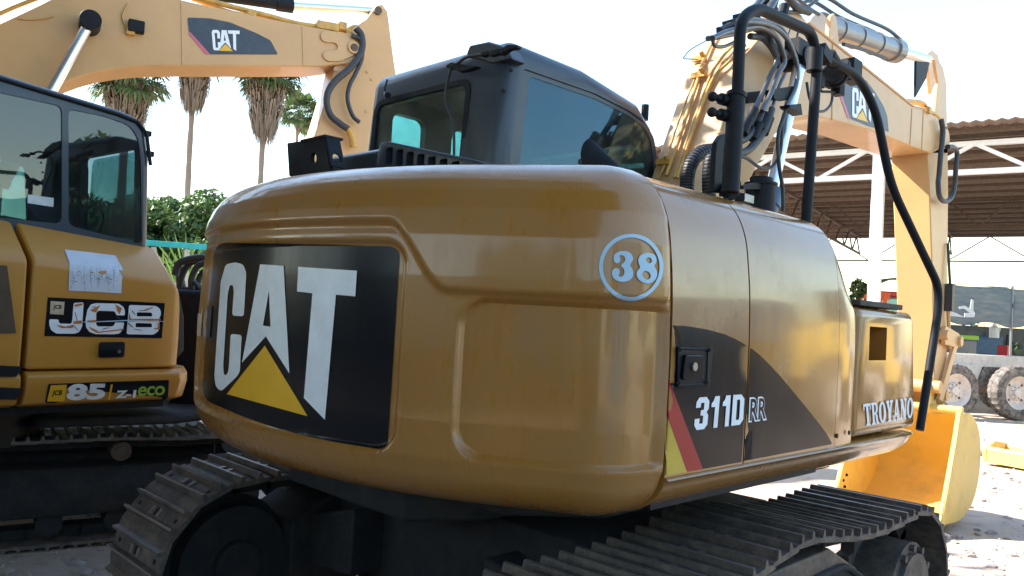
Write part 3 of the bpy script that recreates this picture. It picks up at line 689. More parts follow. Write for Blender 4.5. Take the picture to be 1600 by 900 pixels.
for s in (-.7,.7): link('post', T([b+RIGHT0*s, b+RIGHT0*s+Vector((0,0,zt-.05))], .03, 8), M['gunmetal'], t)

# ---------------- what stands behind the camera: an added canopy for shade, trees, a blue building, a yard wall
t = thing('added_shade_canopy', 'added steel roof and walls, out of view, shading the machines', 'canopy', (-5, -8, 0))  # unseen roof and walls added to deepen the shade on the machines
RX0, RX1, RY0, RY1, RZ = -17.0, 6.0, -13.0, -1.5, 5.6
bm = bmesh.new(); rows = []
for i in range(181): x = RX0+(RX1-RX0)*i/180; rows.append([bm.verts.new((x, y, RZ+.04*(i % 2)+(RY1-y)*.02)) for y in (RY0, RY1)])
for q, w_ in zip(rows, rows[1:]): bm.faces.new((q[0], w_[0], w_[1], q[1]))
o = link('roof', bm, M['rust'], t); sm = o.modifiers.new('s', 'SOLIDIFY'); sm.thickness = .02
for y in np.linspace(RY0+.5, RY1-.4, 8): link('purlin', B(((RX0+RX1)/2, y, RZ-.07), (RX1-RX0, .08, .14)), M['rust'], t)
for nm, c_, s_ in (('rear_shade_panel', ((RX0+RX1)/2, RY0+.1, 1.45), (RX1-RX0-.3, .08, 2.9)), ('side_shade_panel', (RX0+.1, -8.0, 2.75), (.08, 9.6, 5.5)), ('side_shade_panel', (RX1-.1, -9.0, 1.45), (.08, 7.6, 2.9))): link(nm, B(c_, s_), M['rust'], t)  # walls added to block light, low ones leave a bright strip for reflections
for x in (-16.5, -5.5, 5.5):
    for y in (-12.5, -7.5): link('column', B((x, y, RZ/2-.05), (.22, .22, RZ-.1)), M['whitesteel'], t)
# tree whose outer boughs hang past the canopy edge and dapple the boom
t = thing('overhanging_tree', 'leafy tree whose long boughs reach past the canopy edge', 'tree', (-7.2, -1.9, 0))
rr5 = random.Random(5); bl = []
for i in range(26):
    f = rr5.random(); bl.append(((-7.2+7.4*f+rr5.uniform(-.4,.4), -1.3+.85*rr5.random(), 5.95+rr5.uniform(-.3,.5)), (.55,.55,.32), 1))
link('crown', leaf_cloud(bl, 1200, .10, 31), M['leafdark'], t)
bm = bmesh.new(); tube(bm, smoothpts([(-7.2,-1.9,0),(-7.1,-1.6,3),(-7.0,-1.2,5.0),(-6.6,-.75,5.9)], 5), np.linspace(.2,.1,16).tolist(), 9); tube(bm, smoothpts([(-6.8,-.8,5.8),(-4.5,-.7,6.0),(-2,-.6,6.0),(.2,-.6,6.1)], 5), np.linspace(.09,.02,16).tolist(), 7)
link('trunk', bm, M['trunk'], t, smooth=50)
for i, (x, y) in enumerate(((14, 9.5), (17, 3), (16, -8), (6, -17), (-6, -18), (-20, -12))):
    tree('yard_tree', ['round yard tree beside the blue building', 'round yard tree in front of the blue building corner', 'round yard tree by the yard gate', 'round yard tree behind the shade trees', 'tall yard tree near the rear wall', 'yard tree in the far rear corner'][i], (x, y, 0), 3.6, 2.6, 2.2, 40, 7000, .16, 200+i, 'leaf', 'yard trees')
t = thing('blue_building', 'two storey blue rendered building facing the yard', 'building', (13, 0, 0))
bd = booled(B((17, -2, 2.6), (6, 8, 5.2)), [B((14, y, 1.7+z), (.6, 1.1, 1.2)) for y in (-4.6,-2,.6) for z in (0, 2.2)])
link('walls', bd, M['bluebld'], t)
for y in (-4.6,-2,.6):
    for z in (0, 2.2): link('window', B((14.25, y, 1.7+z), (.04, 1.12, 1.22)), M['glassside'], t)
tag(link('yard_wall', B((-4, -21, 1.2), (44, .25, 2.4)), plain('pale_wall', (0.5,0.48,0.44), .9)), 'long pale wall at the rear of the yard', 'wall')
# parked yellow loader outside the frame to the right (its colour shows in the glossy doors)
t = thing('wheel_loader', 'yellow wheel loader parked across the yard beside the blue building', 'loader', (4.9, 11.0, 0), R(25)); rl = Matrix.Rotation(R(25), 3, 'Z'); L_ = Vector((4.9, 11.0, 0))
link('body', prism([L_+rl@Vector((-.8, y, z)) for y, z in ((-2.4,.8),(-2.4,1.7),(-1.6,1.95),(0,1.95),(.2,1.3),(1.6,1.1),(1.6,.7))], rl@Vector((1.6,0,0))), M['bucket'], t, bevel=.06)
link('cab', prism([L_+rl@Vector((-.65, y, z)) for y, z in ((-.6,1.95),(-.6,3.1),(.7,3.1),(.9,1.4),(0,1.3))], rl@Vector((1.3,0,0))), M['cabblack'], t, bevel=.05)
link('front_bucket', prism([L_+rl@Vector((-1.2, y, z)) for y, z in ((2.2,.1),(2.1,.9),(2.5,1.1),(2.6,.9),(2.35,.5),(3.1,.15),(3.1,.05))], rl@Vector((2.4,0,0))), M['bucket'], t, bevel=.02)
for sx in (-1, 1):
    for y in (-1.5, 1.3): w_ = bpy.data.objects.new('wheel', None); COL.objects.link(w_); w_.parent = t; wheel(L_+rl@Vector((sx*.85, y, .65)), .65, .4, rl@Vector((sx,0,0)), w_)

# dark truck added outside the frame to darken reflections in the glossy doors
t = thing('added_dark_truck', 'added dark flatbed truck, out of view, to darken the door reflections', 'truck', (5.9, 6.4, 0), R(-12)); rl = Matrix.Rotation(R(-12), 3, 'Z'); L_ = Vector((5.9, 6.4, 0))
link('flatbed', prism([L_+rl@Vector((-1.1, y, z)) for y, z in ((-2.6,.75),(-2.6,1.5),(1.2,1.5),(1.2,.75))], rl@Vector((2.2,0,0))), M['frame'], t, bevel=.03)
link('cab', prism([L_+rl@Vector((-1.05, y, z)) for y, z in ((1.3,.6),(1.3,2.5),(2.5,2.5),(2.9,1.6),(3.1,1.3),(3.1,.6))], rl@Vector((2.1,0,0))), M['blueplas'], t, bevel=.06)
for sx in (-1, 1):
    for y in (-1.8, 2.3): w_ = bpy.data.objects.new('wheel', None); COL.objects.link(w_); w_.parent = t; wheel(L_+rl@Vector((sx*.95, y, .48)), .48, .28, rl@Vector((sx,0,0)), w_)
# ================================================================ MAIN EXCAVATOR (forward = +Y, right = +X)
EX = thing('excavator', 'ochre excavator with the number 38 on its counterweight, nearest the camera', 'excavator', (0, 0.29, 0), 0, 'excavators parked in the yard')

# ---- tracks -------------------------------------------------
def shoe_mesh(w=0.5, pitch=0.165, name='track_shoe', detail=True):
    bm = bmesh.new(); p = pitch
    # local: X across, Y along, Z outward.  plate with two ribs and overlapping lip
    prof = [(-p*.52,-.012),(-p*.52,.002),(-p*.34,.004),(-p*.30,.030),(-p*.24,.032),(-p*.20,.006),(p*.14,.006),(p*.19,.030),(p*.25,.032),(p*.30,.006),(p*.50,.002),(p*.56,-.014),(p*.50,-.016)]
    a = [bm.verts.new((-w/2, y, z)) for y, z in prof]; b = [bm.verts.new((w/2, y, z)) for y, z in prof]; n = len(prof)
    for i in range(n): 
        f = bm.faces.new((a[i], b[i], b[(i+1)%n], a[(i+1)%n])); f.material_index = 1 if i in (3, 8) else 0
    bm.faces.new(a[::-1]); bm.faces.new(b)
    if detail:
        for x in (-.19, .19): box(bm, (x, -.005, .006), (.02, .018, .004), mi=2)
        for x in (-.035, .035): box(bm, (x, -.005, .009), (.022, .035, .012), mi=1)
        box(bm, (0, -.005, .0065), (.034, .034, .003), mi=2)
    bmesh.ops.recalc_face_normals(bm, faces=bm.faces)
    me = bpy.data.meshes.new(name); bm.to_mesh(me); bm.free()
    for k in ('track', 'rib', 'black'): me.materials.append(M[k])
    return me
SHOE = shoe_mesh()
def track_path(y0, y1, zc, r, top):
    """closed list of (y,z) points of the chain, outside of the plates. top: [(y,z)...] from front to rear"""
    pts = []
    for k in range(13): a = R(-90+180*k/12); pts.append((y1+r*math.cos(a), zc+r*math.sin(a)))
    pts += top
    for k in range(13): a = R(90+180*k/12); pts.append((y0+r*math.cos(a), zc+r*math.sin(a)))
    return pts
def resample(pts, pitch):
    P = [Vector((0, y, z)) for y, z in pts]; P.append(P[0]); seg = [(b-a).length for a, b in zip(P, P[1:])]; tot = sum(seg); n = round(tot/pitch); st = tot/n; out = []; i = 0; acc = 0
    for k in range(n):
        s = k*st
        while acc+seg[i] < s: acc += seg[i]; i += 1
        t = (s-acc)/seg[i]; out.append(P[i].lerp(P[i+1], t))
    return out
def make_track(parent, rootm, xc, pts, w, side, idler, sprocket, frame_z=.43, zc=.42, pitch=.165, shoe=None, ylo=-.8, yhi=1.35, label=None, jm=None):
    """parts are given in the root's local frame"""
    tr = bpy.data.objects.new('track', None); COL.objects.link(tr); tr.parent = parent
    if label: tr['label'] = label
    P = resample(pts, pitch); n = len(P)
    for i in range(n):
        a, b = P[i-1], P[(i+1) % n]; tg = (b-a).normalized(); nrm = Vector((0, tg.z, -tg.y)); xax = Vector((1,0,0)); tg2 = nrm.cross(xax)
        if jm: nrm = (nrm+Vector((0, random.uniform(-jm,jm), random.uniform(-jm,jm)))).normalized(); tg2 = nrm.cross(xax).normalized(); nrm = xax.cross(tg2)
        mt = Matrix((xax, tg2, nrm)).transposed().to_4x4(); mt.translation = Vector((xc, P[i].y, P[i].z)) - rootm
        o = bpy.data.objects.new('track_shoe', shoe or SHOE); COL.objects.link(o); o.parent = tr; o.matrix_basis = mt
    def loc(bm): bmesh.ops.translate(bm, verts=bm.verts, vec=-rootm); return bm
    # chain links inside
    bm = bmesh.new()
    for i in range(n):
        a, b = P[i-1], P[i]; d = b-a; c = (a+b)/2; tg = d.normalized(); nin = Vector((0, -tg.z, tg.y))
        for x in (-.07, .07): box(bm, c+Vector((xc+x, 0, 0))+nin*.05, (.03, d.length*1.12, .07), Matrix((Vector((1,0,0)), tg, nin)).transposed())
    link('chain', loc(bm), M['frame'], tr, local=True)
    # wheels
    bm = bmesh.new(); yi, zi, ri = idler; cyl(bm, (xc-.045, yi, zi), (xc+.045, yi, zi), ri-.09, 40); cyl(bm, (xc-.13, yi, zi), (xc+.13, yi, zi), ri-.13, 40); cyl(bm, (xc-.17, yi, zi), (xc+.17, yi, zi), .1, 20)
    link('idler', loc(bm), M['frame'], tr, smooth=30, local=True)
    bm = bmesh.new(); ys, zs, rs = sprocket; nt_ = 42; ring = []
    for k in range(nt_): a = 2*math.pi*k/nt_; q = rs-(.075 if k % 2 else .115); ring.append(Vector((0, math.cos(a)*q, math.sin(a)*q)))
    prism([Vector((xc-.03, ys, zs))+v for v in ring], (.06, 0, 0), bm)
    s_ = side; cyl(bm, (xc, ys, zs), (xc+s_*.20, ys, zs), rs*.62, 40); cyl(bm, (xc+s_*.20, ys, zs), (xc+s_*.225, ys, zs), rs*.5, 40)
    for k in range(12): a = 2*math.pi*k/12; cyl(bm, (xc+s_*.2, ys+math.cos(a)*rs*.56, zs+math.sin(a)*rs*.56), (xc+s_*.222, ys+math.cos(a)*rs*.56, zs+math.sin(a)*rs*.56), .016, 8)
    link('sprocket', loc(bm), M['track'], tr, smooth=30, local=True)
    for k in range(6):
        y = ylo+.28+(yhi-ylo-.56)*k/5; bm = bmesh.new(); cyl(bm, (xc-.12, y, zc-.24), (xc+.12, y, zc-.24), .085, 20); cyl(bm, (xc-.165, y, zc-.24), (xc+.165, y, zc-.24), .035, 12); link('roller', loc(bm), M['frame'], tr, smooth=30, local=True)
    bm = bmesh.new(); yc = (ylo+yhi)/2; cyl(bm, (xc-.1, yc, zc+.26), (xc+.16, yc, zc+.26), .07, 20); link('carrier_roller', loc(bm), M['frame'], tr, smooth=30, local=True)
    # frame: sloped top box, roomy side face
    a = ylo+.26; b = yhi-.30
    pl = [(a, zc-.17), (a, zc+.14), (a+.22, zc+.25), (b-.42, zc+.26), (b-.04, zc+.08), (b, zc-.02), (b, zc-.17)]
    bm = prism([Vector((xc-s_*.19, y, z)) for y, z in pl], (s_*.40, 0, 0)); fr = link('track_frame', loc(bm), M['frame'], tr, bevel=.012, local=True)
    prs = [(a, zc), (a+.2, zc+.30), (a+.5, zc+.33), (b-.55, zc+.335), (b-.30, zc+.22), (b-.10, zc)]
    link('dirt_guard', loc(prism([Vector((xc+s_*.13, y, z)) for y, z in prs], (s_*.075, 0, 0))), M['track'], fr, bevel=.01, local=True)
    bm = bmesh.new()
    tube(bm, fillet([(xc+s_*.212, a+.3, zc+.245), (xc+s_*.212, b-.43, zc+.255), (xc+s_*.212, b-.05, zc+.075), (xc+s_*.212, b-.01, zc-.17)], .06), .014, 8)
    link('frame_rib', loc(bm), M['frame'], fr, local=True)
    return tr
RM = Vector((0, .29, 0))
topR = [(1.17,.775),(.95,.765),(.75,.775),(.6,.79),(.45,.81),(.30,.835),(.15,.835),(0,.81),(-.12,.79),(-.3,.775),(-.55,.772)]
topL = [(1.1,.775),(.6,.78),(.1,.80),(-.3,.785),(-.6,.785)]
PR = track_path(-.78, 1.36, .405, .375, topR); PL = track_path(-.78, 1.36, .405, .375, topL)
make_track(EX, RM, .995, PR, .5, 1, (-.78,.405,.375), (1.36,.405,.375), jm=.012)
make_track(EX, RM, -.995, PL, .5, -1, (-.78,.405,.375), (1.36,.405,.375), jm=.012)
# undercarriage: centre body, legs, slew ring
bm = bmesh.new()
box(bm, (0, .29, .58), (1.5, 1.25, .42))
for sx in (-1, 1):
    for y in (-.28, .86): prism([Vector((sx*.40, y-.22, .70)), Vector((sx*.82, y-.16, .58)), Vector((sx*.82, y-.16, .34)), Vector((sx*.40, y-.22, .42))], (0, .40, 0), bm)
cb = link('car_body', bm, M['frame'], EX, bevel=.015)
bm = bmesh.new(); cyl(bm, (0,.29,.72), (0,.29,.93), .52, 56); cyl(bm, (0,.29,.78), (0,.29,.86), .56, 56); link('slew_ring', bm, M['black'], EX, smooth=30)
# ---- upper frame deck
bm = prism([(x, y, .93) for x, y in ((-.95,-.45),(-.95,1.20),(.90,1.20),(.90,-.45),(.7,-.7),(0,-.8),(-.7,-.7))], (0,0,.12))
DK = link('deck', bm, M['frame'], EX, bevel=.02)
link('belly_plate', prism([(x, y, .80) for x, y in ((-.85,-.45),(-.85,1.0),(.35,1.0),(.35,-.45),(.2,-.7),(-.6,-.7))], (0,0,.125)), M['frame'], DK, bevel=.02)

# ---- counterweight: grid over the plan contour x height
def contour():
    pts = []
    X = 0.93; Rr = 1.72; y0 = -1.235
    xs = np.linspace(-X, X, 381); arc = [(x, y0 + Rr - math.sqrt(Rr*Rr-x*x)) for x in xs]
    ye = arc[-1][1]; sl = X/math.sqrt(Rr*Rr-X*X)
    P0 = Vector((X, ye)); T0 = Vector((1, sl)).normalized(); P3 = Vector((1.205, -.615)); T3 = Vector((.02, 1)).normalized()
    k = .24; cr = []
    for i in range(1, 61):
        t = i/60; b0, b1, b2, b3 = (1-t)**3, 3*t*(1-t)**2, 3*t*t*(1-t), t**3; q = P0*b0+(P0+T0*k)*b1+(P3-T3*k*.95)*b2+P3*b3; cr.append((q.x, q.y))
    return [(-x, y) for x, y in cr[::-1]] + arc + cr
CON = contour(); NC = len(CON)
def sst(e0, e1, x): t = min(1, max(0, (x-e0)/(e1-e0))); return t*t*(3-2*t)
def inset(z):
    tab = [(1.0,.20),(1.008,.15),(1.025,.10),(1.05,.06),(1.09,.025),(1.15,.004),(1.25,0),(1.45,.0),(1.65,.006),(1.76,.014),(1.84,.028),(1.89,.048),(1.925,.072),(1.955,.106),(1.98,.16),(1.992,.22),(2.0,.30)]
    for (a, p), (b, q) in zip(tab, tab[1:]):
        if z <= b: return p+(q-p)*(z-a)/(b-a)
    return tab[-1][1]
def sdrr(x, z, x0, z0, x1, z1, r):  # signed distance to rounded rectangle (negative inside)
    cx, cz = (x0+x1)/2, (z0+z1)/2; qx = abs(x-cx)-(x1-x0)/2+r; qz = abs(z-cz)-(z1-z0)/2+r
    return math.hypot(max(qx,0), max(qz,0))+min(max(qx,qz),0)-r
def relief(x, z):
    # upper brow stands proud; recessed logo panel; recessed right panel.  x is the arc coordinate in metres
    zb = 1.795 - .19*sst(.60, .81, x); sl_ = 1.36*max(0, 1-((x-.705)/.105)**2); d = .020*sst(-.012, .013, (z-zb)/math.sqrt(1+sl_*sl_))
    a = sdrr(x, z, CWA[0], CWA[1], CWA[2], CWA[3], .07); d -= .018*sst(.010, -.010, a)
    b = sdrr(x, z, CWB[0], CWB[1], CWB[2], CWB[3], .075); d -= .022*sst(.009, -.008, b)
    return d*sst(0, .035, ARCMAX-abs(x))
# arc coordinate for every contour point (0 at the middle)
acc = [0.0]
for (ax, ay), (bx, by) in zip(CON, CON[1:]): acc.append(acc[-1]+math.hypot(bx-ax, by-ay))
ARC = [a-acc[-1]/2 for a in acc]; ARCMAX = ARC[-1]
def arc_of(px, py):   # where a reference pixel falls on the bare contour: (arc, z)
    best = None
    d = ray(px, py)
    for i in range(NC-1):
        a = Vector(CON[i]); b = Vector(CON[i+1]); e = b-a
        det = d.x*(-e.y)+e.x*d.y
        if abs(det) < 1e-9: continue
        rx, ry = a.x-CPOS.x, a.y-CPOS.y; tt = (rx*(-e.y)+e.x*ry)/det; s = (d.x*ry-d.y*rx)/det
        if 0 <= s <= 1 and tt > 0 and (best is None or tt < best[0]): best = (tt, ARC[i]+s*(ARC[i+1]-ARC[i]), CPOS.z+d.z*tt)
    return best[1], best[2]
q = [arc_of(*p) for p in ((627,386),(606,700),(330,628),(345,380))]
CWA = (min(-.97, q[2][0]), q[1][1]-.012, (q[0][0]+q[1][0])/2+.012, q[0][1]+.016)
CWA = (-.70, CWA[1], CWA[2], CWA[3])
qa = [arc_of(*p) for p in ((318,560),(740,466),(730,712),(1035,484),(1033,748),(600,345),(340,350))]
CWB = (qa[1][0]-.035, qa[2][1]-.005, ARCMAX+.3, qa[3][1]+.0)
print('CWA', CWA, 'CWB', CWB, 'refs', q, qa)
zs = [1.0,1.004,1.01,1.018,1.03,1.045,1.06,1.08]+list(np.arange(1.10, 1.90, .0055))+[1.90,1.91,1.92,1.93,1.94,1.95,1.96,1.97,1.978,1.984,1.989,1.993,1.997,2.0]
bm = bmesh.new(); cols = []
for i, (x, y) in enumerate(CON):
    a = Vector(CON[max(i-1,0)]); b = Vector(CON[min(i+1,NC-1)]); t = (b-a).normalized(); n = Vector((t.y, -t.x)); col = []
    for z in zs:
        k = -inset(z)+relief(ARC[i], z); zz = z - .0*abs(ARC[i])
        col.append(bm.verts.new((x+n.x*k, y+n.y*k, zz)))
    cols.append(col)
for a, b in zip(cols, cols[1:]):
    for j in range(len(zs)-1): bm.faces.new((a[j], b[j], b[j+1], a[j+1]))
ends = []
for e in (0, -1):
    c = cols[e]; bk = [bm.verts.new((math.copysign(min(abs(v.co.x), 9)-.25, v.co.x), v.co.y+.0, v.co.z)) for v in c]
    for j in range(len(zs)-1): bm.faces.new((c[j], c[j+1], bk[j+1], bk[j]))
for j in (0, len(zs)-1):  # bottom and top caps: fan strips to the machine's inside
    inner = [bm.verts.new((v[j].co.x*.8, max(v[j].co.y+.25, -.62 if abs(v[j].co.x) > 1 else v[j].co.y+.25), v[j].co.z)) for v in cols]
    for k in range(NC-1): bm.faces.new((cols[k][j], cols[k+1][j], inner[k+1], inner[k]))
    bm.faces.new(inner)
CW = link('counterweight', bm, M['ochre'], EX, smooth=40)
cwb = bvh_of([CW])
z3 = zm(300, 240, 1.8)
PANEL = roundpoly([(66,250),(290,253),(586,262),(568,560),(550,836),(400,812),(280,785),(150,742),(30,690),(44,470)], 34, 6)
film('logo_panel', [[PANEL]], z3, cwb, M['decalblack'], CW, .002, 10)
Cg = roundpoly([(66,625),(84,360),(98,312),(125,306),(147,312),(156,335),(149,458),(116,456),(121,385),(118,370),(110,370),(104,392),(91,600),(93,620),(98,624),(104,617),(107,600),(112,507),(143,510),(138,612),(130,626),(85,669),(70,655)], 8, 3)
Ag = [(195,312),(261,316),(277,618),(211,514),(144,588)]
Tg = [(302,319),(467,330),(462,402),(408,397),(377,748),(318,687),(342,393),(299,388)]
film('logo_letters', [[Cg], [Ag, [(220,385),(224,487),(203,484)]], [Tg]], z3, cwb, M['white'], CW, .004, 10)
film('logo_triangle', [[[(208,540),(328,738),(101,676)]]], z3, cwb, M['catyellow'], CW, .004, 10)
z8 = zm(930, 360, 7.5)
el = lambda cx, cy, rx, ry, n=64: [(cx+rx*math.cos(2*math.pi*k/n), cy+ry*math.sin(2*math.pi*k/n)) for k in range(n)]
three = chaikin([(210,330),(225,280),(270,250),(335,240),(395,255),(435,300),(440,350),(395,408),(437,460),(442,530),(410,580),(345,605),(270,600),(210,565),(190,510),(205,458),(240,438),(278,455),(286,500),(262,533),(290,548),(325,535),(340,490),(330,445),(302,432),(302,398),(335,380),(350,340),(335,300),(300,290),(272,302),(294,330),(287,370),(255,390),(222,375)], 2)
eight = chaikin([(515,298),(560,268),(620,260),(682,280),(712,330),(702,385),(675,422),(708,460),(718,520),(697,580),(640,622),(580,622),(510,592),(473,530),(480,480),(525,435),(500,390),(495,340)], 2)
film('number_ring', [[el(417,430,372,387), el(417,430,327,343)]], z8, cwb, M['bluewhite'], CW, .003, 8)
film('number_digits', [[three], [eight, chaikin([(578,335),(612,312),(650,332),(655,372),(625,392),(592,372)], 2), chaikin([(538,500),(572,470),(620,488),(645,530),(628,570),(590,580),(550,552)], 2)]], z8, cwb, M['bluewhite'], CW, .003, 8)
# faint stickers at the left edge of the panel
film('warning_label', [[[(20,430),(33,426),(28,515),(16,512)]]], z3, cwb, M['cream'], CW, .004, 10)
film('small_plate', [[[(48,430),(60,428),(54,518),(44,515)]]], z3, cwb, M['navy'], CW, .005, 10)

# ---- hood: two rear side doors as curved shells, closing panel
SEC = [(1.203,1.130),(1.206,1.45),(1.204,1.58),(1.200,1.66),(1.192,1.74),(1.180,1.82),(1.158,1.882),(1.130,1.925),(1.09,1.957),(1.04,1.978),(.96,1.991),(.86,1.998),(.70,2.0)]
SECF = smoothpts([Vector((x, 0, z)) for x, z in SEC], 5)
def shell(y0, y1, sec=SECF, th=.022, endbend=0.0, n=10):
    bm = bmesh.new(); rows = []
    for k in range(n+1):
        y = y0+(y1-y0)*k/n; rows.append([bm.verts.new((v.x, y, v.z)) for v in sec])
    for a, b in zip(rows, rows[1:]):
        for j in range(len(sec)-1): bm.faces.new((a[j], a[j+1], b[j+1], b[j]))
    return bm
def fold(bm_, amount=.006): return bm_
doors = []
for y0, y1, nm in ((-.607, -.186, 'rear'), (-.178, .488, 'front')):
    bm = shell(y0, y1)
    # rolled-in door edges
    geom = [e for e in bm.edges if e.is_boundary]
    r = bmesh.ops.extrude_edge_only(bm, edges=geom); vs = [v for v in r['geom'] if isinstance(v, bmesh.types.BMVert)]
    cx = (y0+y1)/2
    for v in vs:
        inx = Vector((-1, 0, -.0)) if v.co.z < 1.7 else Vector((-.5, 0, -.8)); v.co += inx*.03; v.co.y += .004*(1 if v.co.y < cx else -1)
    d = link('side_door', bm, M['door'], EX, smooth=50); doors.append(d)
db = bvh_of(doors)
z5 = zm(1040, 500, 3.6)
film('black_panel', [[[(38,30),(95,32),(150,39),(240,55),(330,80),(400,112),(468,152),(425,798),(206,838),(14,332),(12,200)]]], z5, db, M['decalblack'], doors[0], .0015, 12)
film('black_panel', [[[(478,158),(520,190),(560,228),(640,312),(700,383),(780,480),(860,580),(905,640),(932,690),(932,698),(436,793)]]], z5, db, M['decalblack'], doors[1], .0015, 12)
film('red_stripe', [[[(14,332),(206,838),(119,854),(3,530)]]], z5, db, M['red'], doors[0], .0022, 12)
film('yellow_stripe', [[[(3,536),(117,854),(1,874)]]], z5, db, M['palyellow'], doors[0], .0022, 12)
G3 = [(0,.68),(0,.86),(.2,1),(.75,1),(1,.86),(1,.62),(.86,.52),(1,.42),(1,.14),(.78,0),(.22,0),(0,.14),(0,.34),(.36,.34),(.36,.18),(.62,.18),(.62,.42),(.4,.43),(.4,.59),(.62,.60),(.62,.82),(.36,.82),(.36,.68)]
G1 = [(.42,1),(.96,1),(.96,0),(.50,0),(.50,.66),(.08,.66),(.08,.78),(.30,.86)]
GD = [[(0,0),(0,1),(.72,1),(1,.84),(1,.16),(.72,0)], [(.36,.17),(.60,.17),(.64,.25),(.64,.75),(.60,.83),(.36,.83)]]
gl = lambda lps, a, b: [[(a+(b-a)*x, y) for x, y in lp] for lp in lps]
film('model_number', [gl([G3],0,.255), gl([G1],.29,.47), gl([G1],.52,.70), gl(GD,.745,1)], quadmap(z5(172,436), z5(438,416), z5(428,586), z5(153,620)), db, M['white'], doors[0], .003, 0)
film('variant_letters', [textshape('RR', .065, .97)], quadmap(z5(468,435), z5(569,428), z5(564,562), z5(461,576)), db, M['white'], doors[1], .003, 0)
film('variant_letters', [textshape('RR', .012, 1.0)], quadmap(z5(474,443), z5(563,436), z5(557,554), z5(468,567)), db, M['decalblack'], doors[1], .0038, 0)
# latch
def onX(px, py, X=1.206): return hx(px, py, X)
f5 = lambda x, y, X=1.207: onX(*z5(x, y), X)
bm = prism([f5(x, y) for x, y in ((62,148),(262,155),(240,375),(58,380))], (.006,0,0)); lt = link('door_latch', bm, M['black'], doors[0], bevel=.003)
bm = bmesh.new()
for a, b in (((72,158),(238,165)),((238,165),(230,360)),((230,360),(70,365)),((70,365),(72,158))): tube(bm, [f5(*a, 1.2135), f5(*b, 1.2135)], .0035, 6)
for x, y in ((78,168),(244,168),(72,352),(228,352)): cyl(bm, f5(x, y, 1.212), f5(x, y, 1.220), .006, 8)
link('latch_rim', bm, M['black'], lt)
link('latch_handle', prism([f5(x, y, 1.214) for x, y in ((98,195),(195,195),(190,330),(82,335))], (.012,0,0)), M['decalblack'], lt, bevel=.004)
bm = bmesh.new(); c = f5(158, 262, 1.226); cyl(bm, c, c+Vector((.006,0,0)), .012, 16); link('lock', bm, M['steel'], lt)
# narrow closing panel with folded front edge
bm = bmesh.new()
secP = [(1.204,1.142),(1.206,1.3),(1.206,1.5),(1.205,1.60)]
yA, yB = .496, .668
P = [(1.204, yA, 1.142),(1.204, yB-.02, 1.142),(1.206, yB-.006, 1.60),(1.200, yB-.03, 1.655),(1.198, .60,1.70),(1.194,.545,1.745),(1.186,.500,1.79),(1.19,yA,1.72),(1.205,yA,1.58)]
SP = [Vector((x, .492, z)) for x, z in [(v.x, v.z) for v in SECF if v.z <= 2.0]]
rows = []
# loft from the hood section to a lower, more forward one
for k in range(9):
    t = k/8; row = []
    for v in SECF:
        zt = v.z; fall = sst(1.58, 1.95, v.z); y = .490+t*(.172-.165*fall)*(1) ; x = v.x-.0*t
        drop = 0.10*t*t*sst(1.60, 1.75, v.z)*(1-fall*.6); row.append(bm.verts.new((x-.010*t*t*(1 if v.z<1.6 else 1), y, v.z-drop*.35)))
    rows.append(row)
for a, b in zip(rows, rows[1:]):
    for j in range(len(SECF)-1): bm.faces.new((a[j], a[j+1], b[j+1], b[j]))
# front return
back = [bm.verts.new((v.co.x-.10, v.co.y-.01, max(1.142, v.co.z-.0))) for v in rows[-1]]
for j in range(len(SECF)-1): bm.faces.new((rows[-1][j], rows[-1][j+1], back[j+1], back[j]))
cp_ = link('closing_panel', bm, M['door'], EX, smooth=50)
bm = bmesh.new()
for px, py in ((1307,681),(1326,676)): c = hx(px, py, 1.205); cyl(bm, c, c+Vector((.004,0,0)), .0085, 12)
link('slotted_hole', bm, M['black'], cp_)
# hood top cover between the shells and the dark inner core
bm = prism([(x, y, 1.984) for x, y in ((.74,-.60),(.74,.49),(-.20,.49),(-.20,-.1),(-1.0,-.1),(-1.0,-.60))], (0,0,.013)); link('hood_top', bm, M['door'], EX)
link('engine_bay', prism([(x, -.59, z) for x, z in ((-1.15,1.03),(1.15,1.03),(1.15,1.60),(.96,1.90),(-.96,1.90),(-1.15,1.60))], (0,1.05,0)), M['black'], EX)
link('left_side_door', shell(-.607, -.02, [Vector((-v.x, v.y, v.z)) for v in SECF]), M['door'], EX, smooth=50)
# ---- tank box with slot
c = [hx(*p, 1.205) for p in ((1345,482),(1425,487),(1430,670),(1332,685))]
slot = [hx(*p, 1.3) for p in ((1360,510),(1385,510),(1385,563),(1360,563))]
bm = prism([(1.203, .655, 1.145), (1.203, 1.36, 1.145), (1.203, 1.285, 1.655), (1.203, .672, 1.655)], (-.55, 0, 0))
s0 = hx(1360,510,1.205); s1 = hx(1385,563,1.205)
me = booled(bm, [B((1.205, (s0.y+s1.y)/2, (s0.z+s1.z)/2), (.16, abs(s1.y-s0.y), abs(s0.z-s1.z)))], .038, 5)
TK = link('tank_box', me, M['door'], EX, smooth=35)
link('slot_liner', B((1.118, (s0.y+s1.y)/2+.03, (s0.z+s1.z)/2), (.02, .012, abs(s0.z-s1.z)-.004)), M['brown'], TK)
tb = bvh_of([TK])
